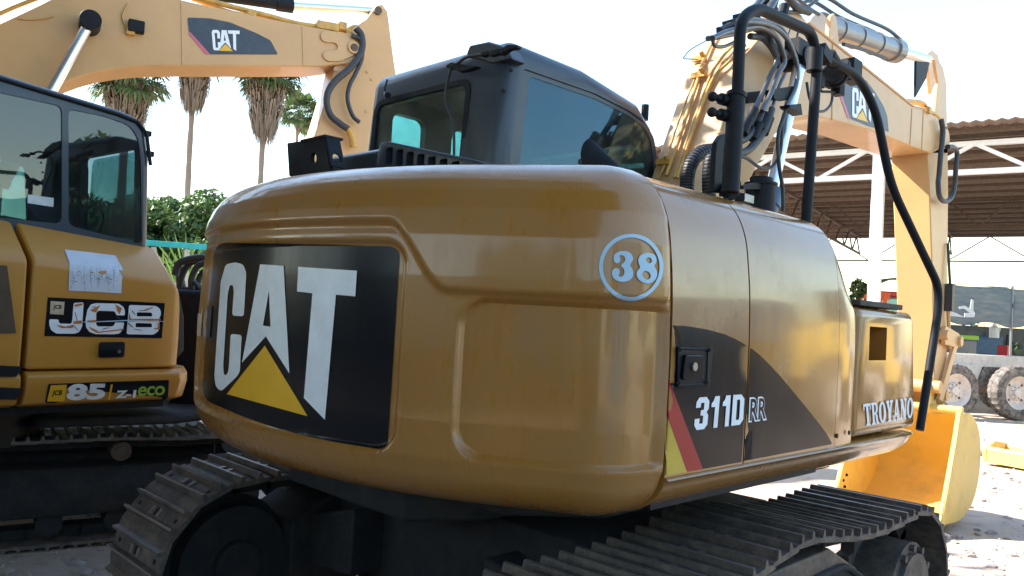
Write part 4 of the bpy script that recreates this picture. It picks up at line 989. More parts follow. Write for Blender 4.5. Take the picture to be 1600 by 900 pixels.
# slab serif lettering
def bar(x0,y0,x1,y1,w,serif=False):
    d = Vector((x1-x0, y1-y0)).normalized(); n = Vector((-d.y, d.x))*w/2; return [(x0+n.x,y0+n.y),(x1+n.x,y1+n.y),(x1-n.x,y1-n.y),(x0-n.x,y0-n.y)]
def ringp(cx, cy, rx, ry, ix, iy, n=20): return [[(cx+rx*math.cos(2*math.pi*k/n), cy+ry*math.sin(2*math.pi*k/n)) for k in range(n)], [(cx+ix*math.cos(2*math.pi*k/n), cy+iy*math.sin(2*math.pi*k/n)) for k in range(n)]]
Hs = lambda x0, x1, y: [[(x0,y-.05),(x1,y-.05),(x1,y+.05),(x0,y+.05)]]
GL = {
 'T': [[[(0,1),(1,1),(1,.72),(.9,.72),(.86,.88),(.64,.88),(.64,.1),(.78,.1),(.78,0),(.22,0),(.22,.1),(.36,.1),(.36,.88),(.14,.88),(.1,.72),(0,.72)]]],
 'R': [[[(0,1),(.62,1),(.84,.93),(.92,.76),(.84,.58),(.68,.5),(.82,.42),(.88,.12),(1,.1),(1,0),(.72,0),(.62,.08),(.58,.38),(.5,.46),(.38,.46),(.38,.1),(.5,.1),(.5,0),(0,0),(0,.1),(.12,.1),(.12,.9),(0,.9)], [(.38,.9),(.54,.9),(.64,.84),(.66,.74),(.62,.62),(.52,.56),(.38,.56)]]],
 'O': [ringp(.5,.5,.5,.5,.22,.38)],
 'Y': [[[(0,1),(.46,1),(.46,.9),(.38,.9),(.54,.6),(.68,.9),(.6,.9),(.6,1),(1,1),(1,.9),(.9,.9),(.64,.44),(.64,.1),(.76,.1),(.76,0),(.24,0),(.24,.1),(.37,.1),(.37,.42),(.1,.9),(0,.9)]]],
 'A': [[[(.38,1),(.64,1),(.9,.1),(1,.1),(1,0),(.54,0),(.54,.1),(.63,.1),(.59,.26),(.33,.26),(.28,.1),(.38,.1),(.38,0),(0,0),(0,.1),(.1,.1)], [(.36,.37),(.56,.37),(.46,.76)]]],
 'N': [[[(0,1),(.36,1),(.72,.42),(.72,.9),(.62,.9),(.62,1),(1,1),(1,.9),(.88,.9),(.88,0),(.66,0),(.26,.64),(.26,.1),(.38,.1),(.38,0),(0,0),(0,.1),(.12,.1),(.12,.9),(0,.9)]]],
}
word = 'TROYANO'; sh = []; W_ = 1/len(word)
for i, ch in enumerate(word):
    for lp in GL[ch]: sh.append([[((i+.03+.95*x)*W_, y) for x, y in l] for l in lp])
z6 = zm(1300, 460, 3.75)
film('name_lettering', sh, quadmap(z6(175,642), z6(470,600), z6(466,722), z6(186,772)), tb, M['white'], TK, .004, 0)
# step plate on the tank
link('step_plate', B((1.06, .93, 1.672), (.27, .46, .022)), M['greybrown'], EX, bevel=.004)
# sill along the side
bm = bmesh.new(); sec = [Vector((1.206-inset(z)+.012*sst(1.0,1.06,z), 0, z)) for z in (1.0,1.004,1.01,1.018,1.03,1.045,1.06,1.08,1.10,1.115)]+[Vector((1.214,0,1.122)),Vector((1.206,0,1.130)),Vector((1.10,0,1.133))]; rows = []
for y, k in ((-.605,0),(-.2,0),(.3,0),(.8,0),(1.2,0),(1.30,.006),(1.37,.03),(1.405,.07),(1.42,.14)):
    rows.append([bm.verts.new((v.x-k, y, v.z+(.03*k/.14 if v.z<1.06 else 0))) for v in sec])
for a, b in zip(rows, rows[1:]):
    for j in range(len(sec)-1): bm.faces.new((a[j], a[j+1], b[j+1], b[j]))
for rw in (rows[0], rows[-1]): bm.faces.new(rw)
link('side_sill', bm, M['door'], EX, smooth=50)

# ---- cab
CX0, CX1, CY0, CY1 = -1.29, -.195, .02, 1.30
side = [(CY0,1.02),(CY0+.0,2.30),(CY0+.045,2.84),(CY0+.60,2.835),(1.10,2.765),(1.24,2.66),(1.32,2.50),(1.35,2.30),(1.33,1.02)]
cabv = [Vector((CX1, y, z)) for y, z in side]
bm = prism(cabv, (CX0-CX1, 0, 0))
inner = prism([Vector((CX1-.05, y, z)) for y, z in ((CY0+.07,1.2),(CY0+.07,2.30),(CY0+.11,2.77),(1.06,2.70),(1.18,2.61),(1.25,2.48),(1.28,2.30),(1.27,1.2))], (CX0-CX1+.10, 0, 0))
w = lambda x, y, z: Vector((x, y, z))
# right window: traced on the side plane
rw = [hx(*p, CX1) for p in ((816,106),(930,146),(985,174),(1012,194),(1024,215),(1029,250),(1030,300),(880,300),(797,268))]
rw = roundpoly([(v.y, v.z) for v in rw], .03, 4)
cutR = prism([Vector((CX1+.1, y, z)) for y, z in rw], (-.25, 0, 0))
# rear window on the rear plane
ra_ = [hy(*p, CY0+.03) for p in ((590,160),(733,131),(712,262),(560,262))]
zr0, zr1 = 2.10, (ra_[0].z+ra_[1].z)/2
xr0, xr1 = CX0+.10, ra_[1].x
cutB = prism([Vector((x, -.2, z)) for x, z in rrect(xr0, zr0, xr1, zr1, .06)], (0, .32, 0))
cutF = prism([Vector((x, 1.1, z)) for x, z in rrect(CX0+.10, 1.45, CX1-.10, 2.56, .05)], (0, .5, 0))
cutL = prism([Vector((CX0-.1, y, z)) for y, z in rrect(.63, 1.55, 1.22, 2.655, .08)], (.25, 0, 0))
cutL2 = prism([Vector((CX0-.1, y, z)) for y, z in rrect(.19, 1.75, .43, 2.655, .05)], (.25, 0, 0))
me = booled(bm, [inner, cutR, cutB, cutF, cutL, cutL2], .085, 5)
CAB = link('cab', me, M['cabblack'], EX, smooth=35)
def pane(name, loop, nv, mat='glassside', parent=CAB): return link(name, prism(loop, nv), M[mat], parent)
pane('side_window', [Vector((CX1-.012, y, z)) for y, z in rw], (-.006,0,0))
# dark band printed round the side pane
outer = rw; cyy = sum(p[0] for p in rw)/len(rw); czz = sum(p[1] for p in rw)/len(rw)
innr = [(y+(cyy-y)*.09, z+(czz-z)*.11) for y, z in rw]
bm = plate(bmesh.new(), [outer, innr], lambda y, z: (CX1-.010, y, z), (.0015,0,0)); link('window_seal', bm, M['cabblack'], CAB)
pane('rear_window', [Vector((x, CY0+.035, z)) for x, z in rrect(xr0, zr0, xr1, zr1, .06)], (0,.006,0), 'glassrear')
bm = plate(bmesh.new(), [rrect(xr0-.022, zr0-.02, xr1+.022, zr1+.022, .075), rrect(xr0+.012, zr0+.01, xr1-.012, zr1-.012, .05)], lambda x, z: (x, CY0-.004+(z-2.3)*.07*(z>2.3), z), (0,.018,0)); link('window_seal', bm, M['black'], CAB, bevel=.004)
pane('windscreen', [Vector((x, 1.29, z)) for x, z in rrect(CX0+.10, 1.45, CX1-.10, 2.56, .05)], (0,.006,0), 'glassrear')
pane('door_window', [Vector((CX0+.02, y, z)) for y, z in rrect(.63, 1.55, 1.22, 2.655, .08)], (.006,0,0), 'glassrear')
pane('quarter_window', [Vector((CX0+.02, y, z)) for y, z in rrect(.19, 1.75, .43, 2.655, .05)], (.006,0,0), 'glassrear')
# seat
bm = bmesh.new(); box(bm, (-.70,.62,1.55), (.50,.48,.14)); box(bm, (-.70,.38,1.85), (.46,.12,.62), Matrix.Rotation(R(-8),3,'X')); box(bm, (-.70,.35,2.24), (.26,.09,.17)); box(bm, (-.70,.6,1.33), (.3,.3,.3))
link('operator_seat', bm, M['seat'], CAB, bevel=.04, seg=3)
bm = bmesh.new(); box(bm, (-1.0,.75,1.72), (.12,.30,.12)); box(bm, (-.38,.75,1.72), (.12,.30,.12)); tube(bm, [(-1.0,.86,1.74),(-1.0,.9,1.95)], .015, 8); tube(bm, [(-.38,.86,1.74),(-.38,.9,1.95)], .015, 8)
link('console', bm, M['black'], CAB, bevel=.01)
# grab hook, roof hump, rear wire and lamp bracket
def hc(px, py, Y=-.02): return hy(px, py, Y)
bm = bmesh.new(); tube(bm, fillet([hc(605,125,.01), hc(601,138,-.03), hc(604,146,-.03)], .01), .006, 8); cyl(bm, hc(604,146,.02), hc(606,149,-.05), .017, 14); link('grab_hook', bm, M['black'], CAB)
bm = prism([hc(x, y, .05) for x, y in ((727,86),(733,70),(762,64),(790,72),(800,92),(770,100))], (0,.10,0)); link('roof_hump', bm, M['cabblack'], CAB, bevel=.012)
bm = bmesh.new(); zc4 = zm(560, 60, 4.2867)
hq = lambda x, y, Y: hy(*zc4(x, y), Y)
tube(bm, smoothpts([hq(630,175,-.05), hq(605,260,-.03), hq(585,350,-.025), hq(590,440,-.025), hq(625,540,-.03), hq(640,640,-.03), hq(640,790,-.05)], 6), .0065, 8)
tube(bm, smoothpts([hq(660,170,-.05), hq(720,128,-.06), hq(800,112,-.05), hq(880,105,-.05), hq(960,90,-.06)], 6), .008, 8)
link('rear_cable', bm, M['hose'], CAB, smooth=60)
bm = bmesh.new(); prism([hq(x, y, -.05) for x, y in ((585,178),(620,160),(700,172),(795,185),(730,212),(670,222),(630,202),(590,198))], (0,.035,0), bm); box(bm, hq(860,105,-.05), (.05,.03,.02)); box(bm, hq(920,98,-.06), (.055,.03,.025)); prism([hq(x, y, -.06) for x, y in ((930,80),(1000,40),(1060,42),(1062,62),(1000,75),(950,110))], (0,.03,0), bm)
link('cable_bracket', bm, M['black'], CAB, bevel=.003)
bm = bmesh.new()
for x, y in ((1028,215),(978,352)): p = hq(x, y, .06); cyl(bm, p, p+Vector((.0,-.012,0)), .008, 8)
link('pillar_bolt', bm, M['black'], CAB)
bm = bmesh.new(); p = hx(1008,172,-.3); cyl(bm, p-Vector((0,0,.06)), p+Vector((0,0,.03)), .022, 12); link('roof_lamp_stub', bm, M['black'], CAB)

# ---- louvred rear cowl below the rear window, with the open bracket
gy = -.42
zc5 = zm(400, 0, 3.215)
G = lambda x, y, Y=gy: hy(*zc5(x, y), Y)
# louvre face outline on a plane slanting away: build the box running from x=-.50 to .15
a0 = G(635,728); a1 = G(585,830); 
x0 = a0.x; ztop = a0.z+.022; zbot = 1.96; Lc = 1.0
bm = prism([(x0-.11, gy, zbot), (x0-.02, gy, ztop-.01), (x0+.04, gy, ztop-.01), (x0+.62, gy, ztop-.15), (x0+.95, gy, 2.03), (x0+.95, gy, zbot)], (0, .18, 0))
cut = []
for k in range(8):
    xx = x0+.055+k*.074; hgt = .074-.003*k; zt = ztop-.034-.235*(k*.074+.02)
    cut.append(prism([Vector((x, gy-.05, z)) for x, z in rrect(xx-.025, zt-hgt, xx+.025, zt, .011, 3)], (0,.35,0)))
me = booled(bm, cut, .008, 2); CWL = link('rear_cowl', me, M['cabblack'], EX, smooth=35)
# low rounded cover running left of the cowl
q1 = G(430,745,-.35); q0 = G(60,872,-.35)
bm = prism([(q0.x+.1, -.42, 1.96), (q0.x+.18, -.42, 2.03), (q0.x+.45, -.42, 2.10), (q1.x, -.42, q1.z-.05), (x0-.02, -.42, ztop-.03), (x0+.05,-.42,1.96)], (0,.30,0)); link('cooler_cover', bm, M['cabblack'], EX, bevel=.03, seg=3)
zbr = lambda x, y, Y=-.66: hy(*zc5(x, y), Y)
bm = prism([zbr(x, y) for x, y in ((155,718),(345,690),(372,870),(165,885))], (0, .02, 0))
cut = [prism([zbr(195+15*math.cos(t), 775+30*math.sin(t), -.75) for t in np.linspace(0, 2*math.pi, 16, endpoint=False)], (0,.2,0))]
me = booled(bm, cut, .003, 2); BR = link('camera_bracket', me, M['black'], EX, smooth=35)
b = bmesh.new(); A_ = [zbr(345,690), zbr(405,715), zbr(410,820), zbr(372,835)]
me = booled(prism([A_[0], A_[0]+Vector((0,.07,0)), A_[3]+Vector((0,.07,0)), A_[3]], (.012,0,0)), [T([A_[0].lerp(A_[3],.7)+Vector((-.1,.035,0)), A_[0].lerp(A_[3],.7)+Vector((.1,.035,0))], .022, 16)], .002, 1)
link('bracket_flange', me, M['black'], BR)
bm = bmesh.new(); p = A_[0]; box(bm, (p.x-.09, p.y+.04, p.z+.006), (.20,.09,.010)); link('bracket_lid', bm, M['black'], BR)

# ---- exhaust: curved pipe with an oblique open mouth
e0 = hy(921, 241, -.14); n = 28; bm = bmesh.new()
Um = Vector((0,0,.058)); Vm = (RIGHT0*.034+LOOK0*.012); tail = [e0+Vector((.085,.045,-.075)), e0+Vector((.125,.07,-.16)), e0+Vector((.14,.08,-.30))]
def ringm(c, U, V): return [bm.verts.new(c+U*math.cos(2*math.pi*k/n)+V*math.sin(2*math.pi*k/n)) for k in range(n)]
ax = Vector((.5,.3,-.8)).normalized(); u_ = ax.cross(Vector((0,0,1))).normalized(); v_ = ax.cross(u_)
q_out = [ringm(e0, Um, Vm), ringm(e0+(tail[0]-e0)*.5, Um*.86+Vector((0,0,0)), Vm*.98+u_*0), ringm(tail[0], Um*.74, Vm*1.02), ringm(tail[1], Um*.66+Vector((.01,.0,0)), Vm), ringm(tail[2], Um*.62+Vector((.01,.0,0)), Vm)]
q_in = [ringm(e0, Um*.90, Vm*.88), ringm(e0+(tail[0]-e0)*.5, Um*.76, Vm*.86), ringm(tail[0], Um*.64, Vm*.9), ringm(tail[1], Um*.56, Vm*.88)]
for seq in (q_out, q_in):
    for a_, b_ in zip(seq, seq[1:]):
        for k in range(n): bm.faces.new((a_[k], a_[(k+1)%n], b_[(k+1)%n], b_[k]))
for k in range(n): bm.faces.new((q_out[0][k], q_out[0][(k+1)%n], q_in[0][(k+1)%n], q_in[0][k]))
link('exhaust_pipe', bm, M['black'], EX, smooth=50)

# ---- boom, stick, bucket (planar side plates a real thickness apart)
XR, XL = .17, -.19
bo = [(1098,330),(1102,280),(1151,125),(1162,90),(1196,49),(1212,28),(1235,16),(1252,22),(1262,35),(1340,97),(1427,167),(1447,172),(1466,184),(1475,205),(1470,232),(1457,240),(1423,228),(1360,203),(1300,187),(1262,181),(1241,186),(1211,211),(1195,240),(1181,264),(1150,330)]
B3 = [hx(x, y, XR) for x, y in bo]
foot = [Vector((XR, .60, 1.30)), Vector((XR, .52, 1.42)), Vector((XR, .62, 1.55)), Vector((XR, .95, 1.85))]
B3b = foot[1:] + B3[1:-1] + [Vector((XR, 1.35, 2.0)), Vector((XR, .80, 1.32)), foot[0]]
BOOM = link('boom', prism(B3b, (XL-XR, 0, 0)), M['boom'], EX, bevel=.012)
bmb = bvh_of([BOOM])
# weld beads / plate seams on the right face
bm = bmesh.new()
for a, b in (((1301,58),(1300,188)), ((1425,170),(1422,226)), ((1443,172),(1440,236)), ((1128,205),(1120,210))): tube(bm, [hx(*a, XR+.002), hx(*b, XR+.002)], .0035, 6)
link('weld_seam', bm, M['boom'], BOOM)
# thin lips along the top edges
bm = bmesh.new()
tube(bm, [hx(x, y, XR) for x, y in ((1262,34),(1340,96),(1427,166),(1447,171))], .009, 6); tube(bm, [Vector((XL, v.y, v.z)) for v in [hx(x, y, XR) for x, y in ((1262,34),(1340,96),(1427,166),(1447,171))]], .009, 6)
link('edge_flange', bm, M['boom'], BOOM)
z7 = zm(1260, 0, 3.0)
bo7 = lambda x, y: z7(x, y)
film('decal_panel', [[[(158,432),(168,400),(188,352),(240,362),(280,378),(320,430),(362,500),(378,545),(385,618),(290,592),(203,556)]]], bo7, bmb, M['navy'], BOOM, .002)
film('decal_stripe', [[[(148,430),(158,430),(203,557),(192,554)]]], bo7, bmb, M['pink'], BOOM, .003)
CATC = [[(0,.10),(0,.88),(.06,1),(.22,1),(.28,.9),(.28,.60),(.19,.60),(.19,.86),(.10,.86),(.10,.16),(.19,.30),(.19,.45),(.28,.45),(.28,.28),(.12,.02),(.03,0)]]
CATC = [[(0,.06),(0,.90),(.05,1),(.23,1),(.29,.9),(.29,.60),(.19,.60),(.19,.86),(.10,.86),(.10,.14),(.19,.14),(.19,.42),(.29,.42),(.29,.14),(.20,0),(.05,0)]]
CATA = [[(.36,1),(.54,1),(.68,.10),(.47,.42),(.26,.12)], [(.45,.80),(.50,.50),(.42,.50)]]
CATT = [[(.58,1),(1,1),(1,.84),(.87,.84),(.87,0),(.76,.10),(.76,.84),(.60,.84)]]
TRI = [[(.47,.34),(.74,-.02),(.20,-.02)]]
qm = quadmap(z7(212,408), z7(316,440), z7(312,578), z7(212,548))
film('decal_letters', [CATC, CATA, CATT], qm, bmb, M['white'], BOOM, .004); film('decal_triangle', [TRI], qm, bmb, M['catyellow'], BOOM, .0045)
# tip boss
bm = bmesh.new(); c = hx(1473,217,XR); cyl(bm, Vector((XL-.03, c.y, c.z)), Vector((XR+.03, c.y, c.z)), .085, 28); link('boom_pin', bm, M['boom'], BOOM, smooth=40)
# stick
st = [(1455,85),(1462,86),(1473,130),(1480,205),(1481,300),(1480,400),(1480,560),(1474,632),(1462,645),(1458,600),(1457,450),(1452,300),(1450,240),(1452,190),(1450,150),(1452,110)]
s3 = [hx(x, y, XR-.015) for x, y in st]
s3 = [hx(x, y, XR-.015) for x, y in ((1460,200),(1481,196),(1481,205),(1482,300),(1481,400),(1480,560),(1475,632),(1463,645),(1461,600),(1458,450),(1453,300),(1451,245),(1452,215))]
STK = link('stick', prism(s3, (-.30, 0, 0)), M['boom'], EX, bevel=.012)
bm = bmesh.new()
prism([hx(*q, XR-.015) for q in ((1460,92),(1466,92),(1474,106),(1479,130),(1481,240),(1457,240),(1459,200),(1463,160),(1466,130))], (-.025,0,0), bm)
prism([hx(*q, .02) for q in ((1449,84),(1457,78),(1466,86),(1470,108),(1462,130),(1455,147),(1452,120))], (-.03,0,0), bm)
link('stick_ear', bm, M['boom'], STK, bevel=.006)
# shield hanging below the rod eye
bm = prism([hx(x, y, .165) for x, y in ((1432,95),(1453,97),(1448,122),(1431,152))], (-.02,0,0)); link('rod_guard', bm, M['black'], STK, bevel=.006)
# boom cylinder right (bright rod) and left
def cylinder(name, a, b, r, rod_from, rr_, mats=('gunmetal','chrome'), parent=EX):
    a = Vector(a); b = Vector(b); m_ = a.lerp(b, rod_from); d = (b-a).normalized(); bm = bmesh.new(); cyl(bm, a, m_, r, 28); cyl(bm, m_-d*.09, m_+d*.012, r*1.16, 28); cyl(bm, a-d*.02, a+d*.05, r*1.08, 28)
    o = link(name, bm, M[mats[0]], parent, smooth=35); bm = bmesh.new(); cyl(bm, m_, b, rr_, 24); link('rod', bm, M[mats[1]], o, smooth=35); return o
ct = hx(1251, 92, .27); cb_ = hx(1205, 300, .27); dd = (cb_-ct).normalized()
for X in (.27, -.29):
    a = Vector((X, ct.y, ct.z)); b = Vector((X, cb_.y, cb_.z)); o = cylinder('boom_cylinder', b+dd*.75, a, .058, .75/((ct-cb_).length+.75), .036, ('blueplas','chrome'))
    bm = bmesh.new(); s_ = 1 if X > 0 else -1; cyl(bm, a-Vector((.05*s_,0,0))-Vector((s_*.06,0,0)), a+Vector((.055*s_,0,0)), .065, 24); box(bm, a+Vector((0,-.06,.04)), (.09,.12,.10)); link('rod_eye', bm, M['black'], o, smooth=35)
# stick cylinder on top of the boom
XC = -.01
sa_ = hx(1282, 38, XC+.02); sb_ = hx(1400, 80, XC+.02); sc_ = hx(1446, 92, XC+.02)
bm = bmesh.new(); cyl(bm, sa_, sb_, .082, 32); d = (sb_-sa_).normalized(); cyl(bm, sb_-d*.13, sb_, .098, 32); 
for f in (.18, .42, .68): cyl(bm, sa_.lerp(sb_, f)-d*.012, sa_.lerp(sb_, f)+d*.012, .090, 32)
SC = link('stick_cylinder', bm, M['gunmetal'], EX, smooth=35)
bm = bmesh.new(); cyl(bm, sb_, sc_+d*.05, .042, 24); link('rod', bm, M['chrome'], SC, smooth=35)
bm = bmesh.new()
for x in (-.13, .09): prism([Vector((XC+x, y, z)) for y, z in ((sa_.y-.10, sa_.z-.20),(sa_.y-.07, sa_.z+.01),(sa_.y-.02, sa_.z+.05),(sa_.y+.03, sa_.z+.01),(sa_.y+.10, sa_.z-.22))], (.035,0,0), bm)
link('cylinder_bracket', bm, M['boom'], BOOM, bevel=.008)
up = Vector((0,0,1)); bm = bmesh.new()
for x in (-.05, .05): tube(bm, smoothpts([sa_+Vector((x,-.3,.02)), sa_+Vector((x,-.05,.16)), sa_.lerp(sb_,.3)+Vector((x,0,.13)), sa_.lerp(sb_,.75)+Vector((x,0,.12)), sb_+Vector((x*.8,0,.08))], 5), .013, 8)
for x in (.08,): tube(bm, smoothpts([sa_+Vector((x,.2,-.1)), sa_.lerp(sb_,.4)+Vector((x,0,-.12)), sa_.lerp(sb_,.7)+Vector((x,0,-.13))], 5), .014, 8)
link('cylinder_hose', bm, M['hose'], SC, smooth=50)

# bucket
bY = lambda px, py, X=.40: hx(px, py, X)
bk = [bY(*p) for p in ((1538,648),(1544,672),(1542,710),(1536,750),(1522,785),(1503,806),(1486,812))]
print('bucket trace', [tuple(round(c,2) for c in v) for v in bk])
prof = [(5.08,.93),(5.30,.92),(5.52,.80),(5.62,.62),(5.62,.42),(5.52,.22),(5.35,.11),(5.10,.05),(4.86,.055),(4.62,.08)]
XB0, XB1 = -.47, .40
oo = Vector(bk[0]); sh_y = 0
sideP = [(5.05,.96)] + prof[1:]
def bsurf(prof, x0, x1, th):
    bm = bmesh.new(); P = smoothpts([Vector((0, y, z)) for y, z in prof], 5); n = len(P); o = []; i_ = []
    for k, p in enumerate(P):
        t = (P[min(k+1,n-1)]-P[max(k-1,0)]).normalized(); nn = Vector((0, t.z, -t.y)); 
        i_.append([bm.verts.new((x, p.y-nn.y*-th, p.z-nn.z*-th)) for x in (x0, x1)]); o.append([bm.verts.new((x, p.y, p.z)) for x in (x0, x1)])
    for a, b in zip(o, o[1:]): bm.faces.new((a[0], a[1], b[1], b[0]))
    for a, b in zip(i_, i_[1:]): bm.faces.new((a[1], a[0], b[0], b[1]))
    for k in (0, -1): bm.faces.new((o[k][0], o[k][1], i_[k][1], i_[k][0]))
    for s in (0, 1):
        for k in range(n-1): bm.faces.new((o[k][s], o[k+1][s], i_[k+1][s], i_[k][s]))
    return bm
DY = -.12
prof = [(y+DY, z) for y, z in prof]
BKT = link('bucket', bsurf(prof, XB0+.02, XB1-.02, .025), M['bucket'], EX, smooth=40)
poly = [(y, z) for y, z in [(v.y, v.z) for v in smoothpts([Vector((0, y, z)) for y, z in prof], 5)]]
for x in (XB0, XB1-.022):
    pp = poly+[(4.60+DY,.10),(4.78+DY,.45),(4.92+DY,.75),(5.0+DY,.95)]; link('side_plate', prism([Vector((x, y, z)) for y, z in pp], (.022,0,0)), M['bucket'], BKT, bevel=.004)
    pp = [(4.60+DY,.08),(4.78+DY,.45),(4.92+DY,.76),(4.99+DY,.95),(5.05+DY,.95),(5.00+DY,.75),(4.87+DY,.43),(4.69+DY,.06)]; o = link('side_cutter', prism([Vector((x-.006, y, z)) for y, z in pp], (.036,0,0)), M['bucket'], BKT, bevel=.004)
bm = bmesh.new()
for x in (XB0+.022, XB1-.026):
    for y, z in ((4.74,.18),(4.80,.20),(4.76,.26),(4.83,.30)): cyl(bm, (x-.012, y+DY, z), (x+.016, y+DY, z), .012, 8)
link('cutter_bolt', bm, M['black'], BKT)
bm = bmesh.new(); tube(bm, [(XB0, 5.07+DY, .955), (XB1, 5.07+DY, .955)], .032, 16); box(bm, ((XB0+XB1)/2, 4.55+DY, .035), (XB1-XB0, .16, .03)); link('lip', bm, M['bucket'], BKT, smooth=30)
for k in range(5):
    x = XB0+.06+(XB1-XB0-.12)*k/4; link('tooth', prism([(x-.04, 4.55+DY, .06),(x+.04,4.55+DY,.06),(x+.022,4.36+DY,.03),(x-.022,4.36+DY,.03)], (0,0,-.035)), M['rust'], BKT, bevel=.004)
bm = bmesh.new()
for x in (XL+.02, XR-.05): prism([Vector((x, y+DY, z)) for y, z in ((4.98,.92),(5.02,1.16),(5.10,1.22),(5.18,1.16),(5.34,1.14),(5.42,1.0),(5.40,.88),(5.15,.90))], (.035,0,0), bm)
link('bucket_ear', bm, M['bucket'], BKT, bevel=.006)
bm = bmesh.new()
cyl(bm, (XL-.02, 5.09+DY, 1.13), (XR+.05, 5.09+DY, 1.13), .055, 24); cyl(bm, (XL, 5.35+DY, 1.05), (XR+.03, 5.35+DY, 1.05), .045, 24); link('bucket_pin', bm, M['boom'], BKT, smooth=35)
# linkage: two pins and links forward of the stick
la = Vector((0, 5.45+DY+.25, 1.42)); lb = Vector((0, 5.10, 1.55)); 
bm = bmesh.new()
for x in (XL-.01, XR-.0):
    prism([Vector((x, y, z)) for y, z in ((5.06,1.60),(5.10,1.66),(5.48,1.60),(5.53,1.53),(5.46,1.47),(5.10,1.50))], (.035,0,0), bm)
    prism([Vector((x+.002, y, z)) for y, z in ((5.44,1.58),(5.52,1.56),(5.10,1.0),(5.0,1.03))], (.03,0,0), bm)
for y, z in ((5.10,1.58),(5.48,1.53)): cyl(bm, (XL-.03, y, z), (XR+.06, y, z), .045, 20)
link('bucket_linkage', bm, M['boom'], EX, bevel=.004)
# bucket cylinder at the front of the stick
cylinder('bucket_cylinder', (-.01,5.36,3.0), (-.01,5.46,1.56), .06, .55, .035, ('boom','chrome'))

# hoses at the stick joint
P7 = lambda x, y, X=XR+.05: hx(*z7(x, y), X)
for pts, r in (([(625,560),(638,620),(632,700),(620,800),(622,880),(640,900),(665,900),(690,850),(705,760),(700,700),(665,690)], .019),):
    pass
z7b = zm(1280, 280, 3.2156)
hp = [hx(*z7(x, y), XR+.04) for x, y in ((632,560),(640,620),(630,720),(622,820))]+[hx(*z7b(x, y), XR+.05) for x, y in ((598,20),(605,85),(632,112),(665,90),(682,20))]+[hx(*z7(x, y), XR+.06) for x, y in ((700,790),(706,720),(690,692),(662,688))]
link('stick_hose', T(smoothpts(hp, 5), .021, 10), M['hose'], EX, smooth=60)
bm = bmesh.new(); tube(bm, smoothpts([hx(*z7(x, y), XR-.02) for x, y in ((462,472),(540,480),(570,515),(605,538),(632,565))], 5), .017, 8); tube(bm, smoothpts([hx(*z7(x, y), XR-.1) for x, y in ((470,478),(535,492),(562,520),(590,540))], 5), .014, 8); box(bm, hx(*z7(568,518), XR), (.05,.06,.05)); link('joint_pipe', bm, M['goldpipe'], EX, smooth=60)
bm = bmesh.new(); p = hx(1484,465,XR+.02); box(bm, p, (.06,.07,.24)); tube(bm, [p+Vector((0,0,.1)), hx(1481,380,XR)], .012, 8); link('stick_clamp', bm, M['hose'], STK)
link('stick_pipe', T([hx(1481,470,XR+.01), hx(1484,545,XR+.01)], .016, 8), M['boom'], STK)

# pipes on the rear (sunlit) face of the boom
def bface(px, py, off=.02):
    """point on the slanting rear face of the boom below a reference pixel"""
    hit, n, i, d = bmb.ray_cast(CPOS, ray(px, py).normalized())
    return hit+n*off if hit is not None else hx(px, py, XL)+Vector((0,0,off))
z6b = zm(1000, 0, 2.6485)
for P, r in (([(115,735),(150,640),(205,470),(245,345),(265,270),(300,195),(318,165)], .011), ([(82,745),(110,690),(150,560),(200,420),(240,320)], .006), ([(150,745),(195,610),(245,470),(300,320),(345,250),(400,190)], .009), ([(160,745),(205,612),(262,450),(312,330),(380,260),(440,200)], .009)):
    link('boom_pipe', T(smoothpts([bface(*z6b(x, y), .02) for x, y in P], 4), r, 8), M['goldpipe'], BOOM, smooth=60)
bm = bmesh.new()
for x, y in ((108,680),(252,322),(250,258)):
    c = bface(*z6b(x, y), .025); box(bm, c, (.09,.03,.03)); cyl(bm, c+Vector((.03,0,0)), c+Vector((.03,-.03,.03)), .014, 8)
link('pipe_clamp', bm, M['goldpipe'], BOOM)
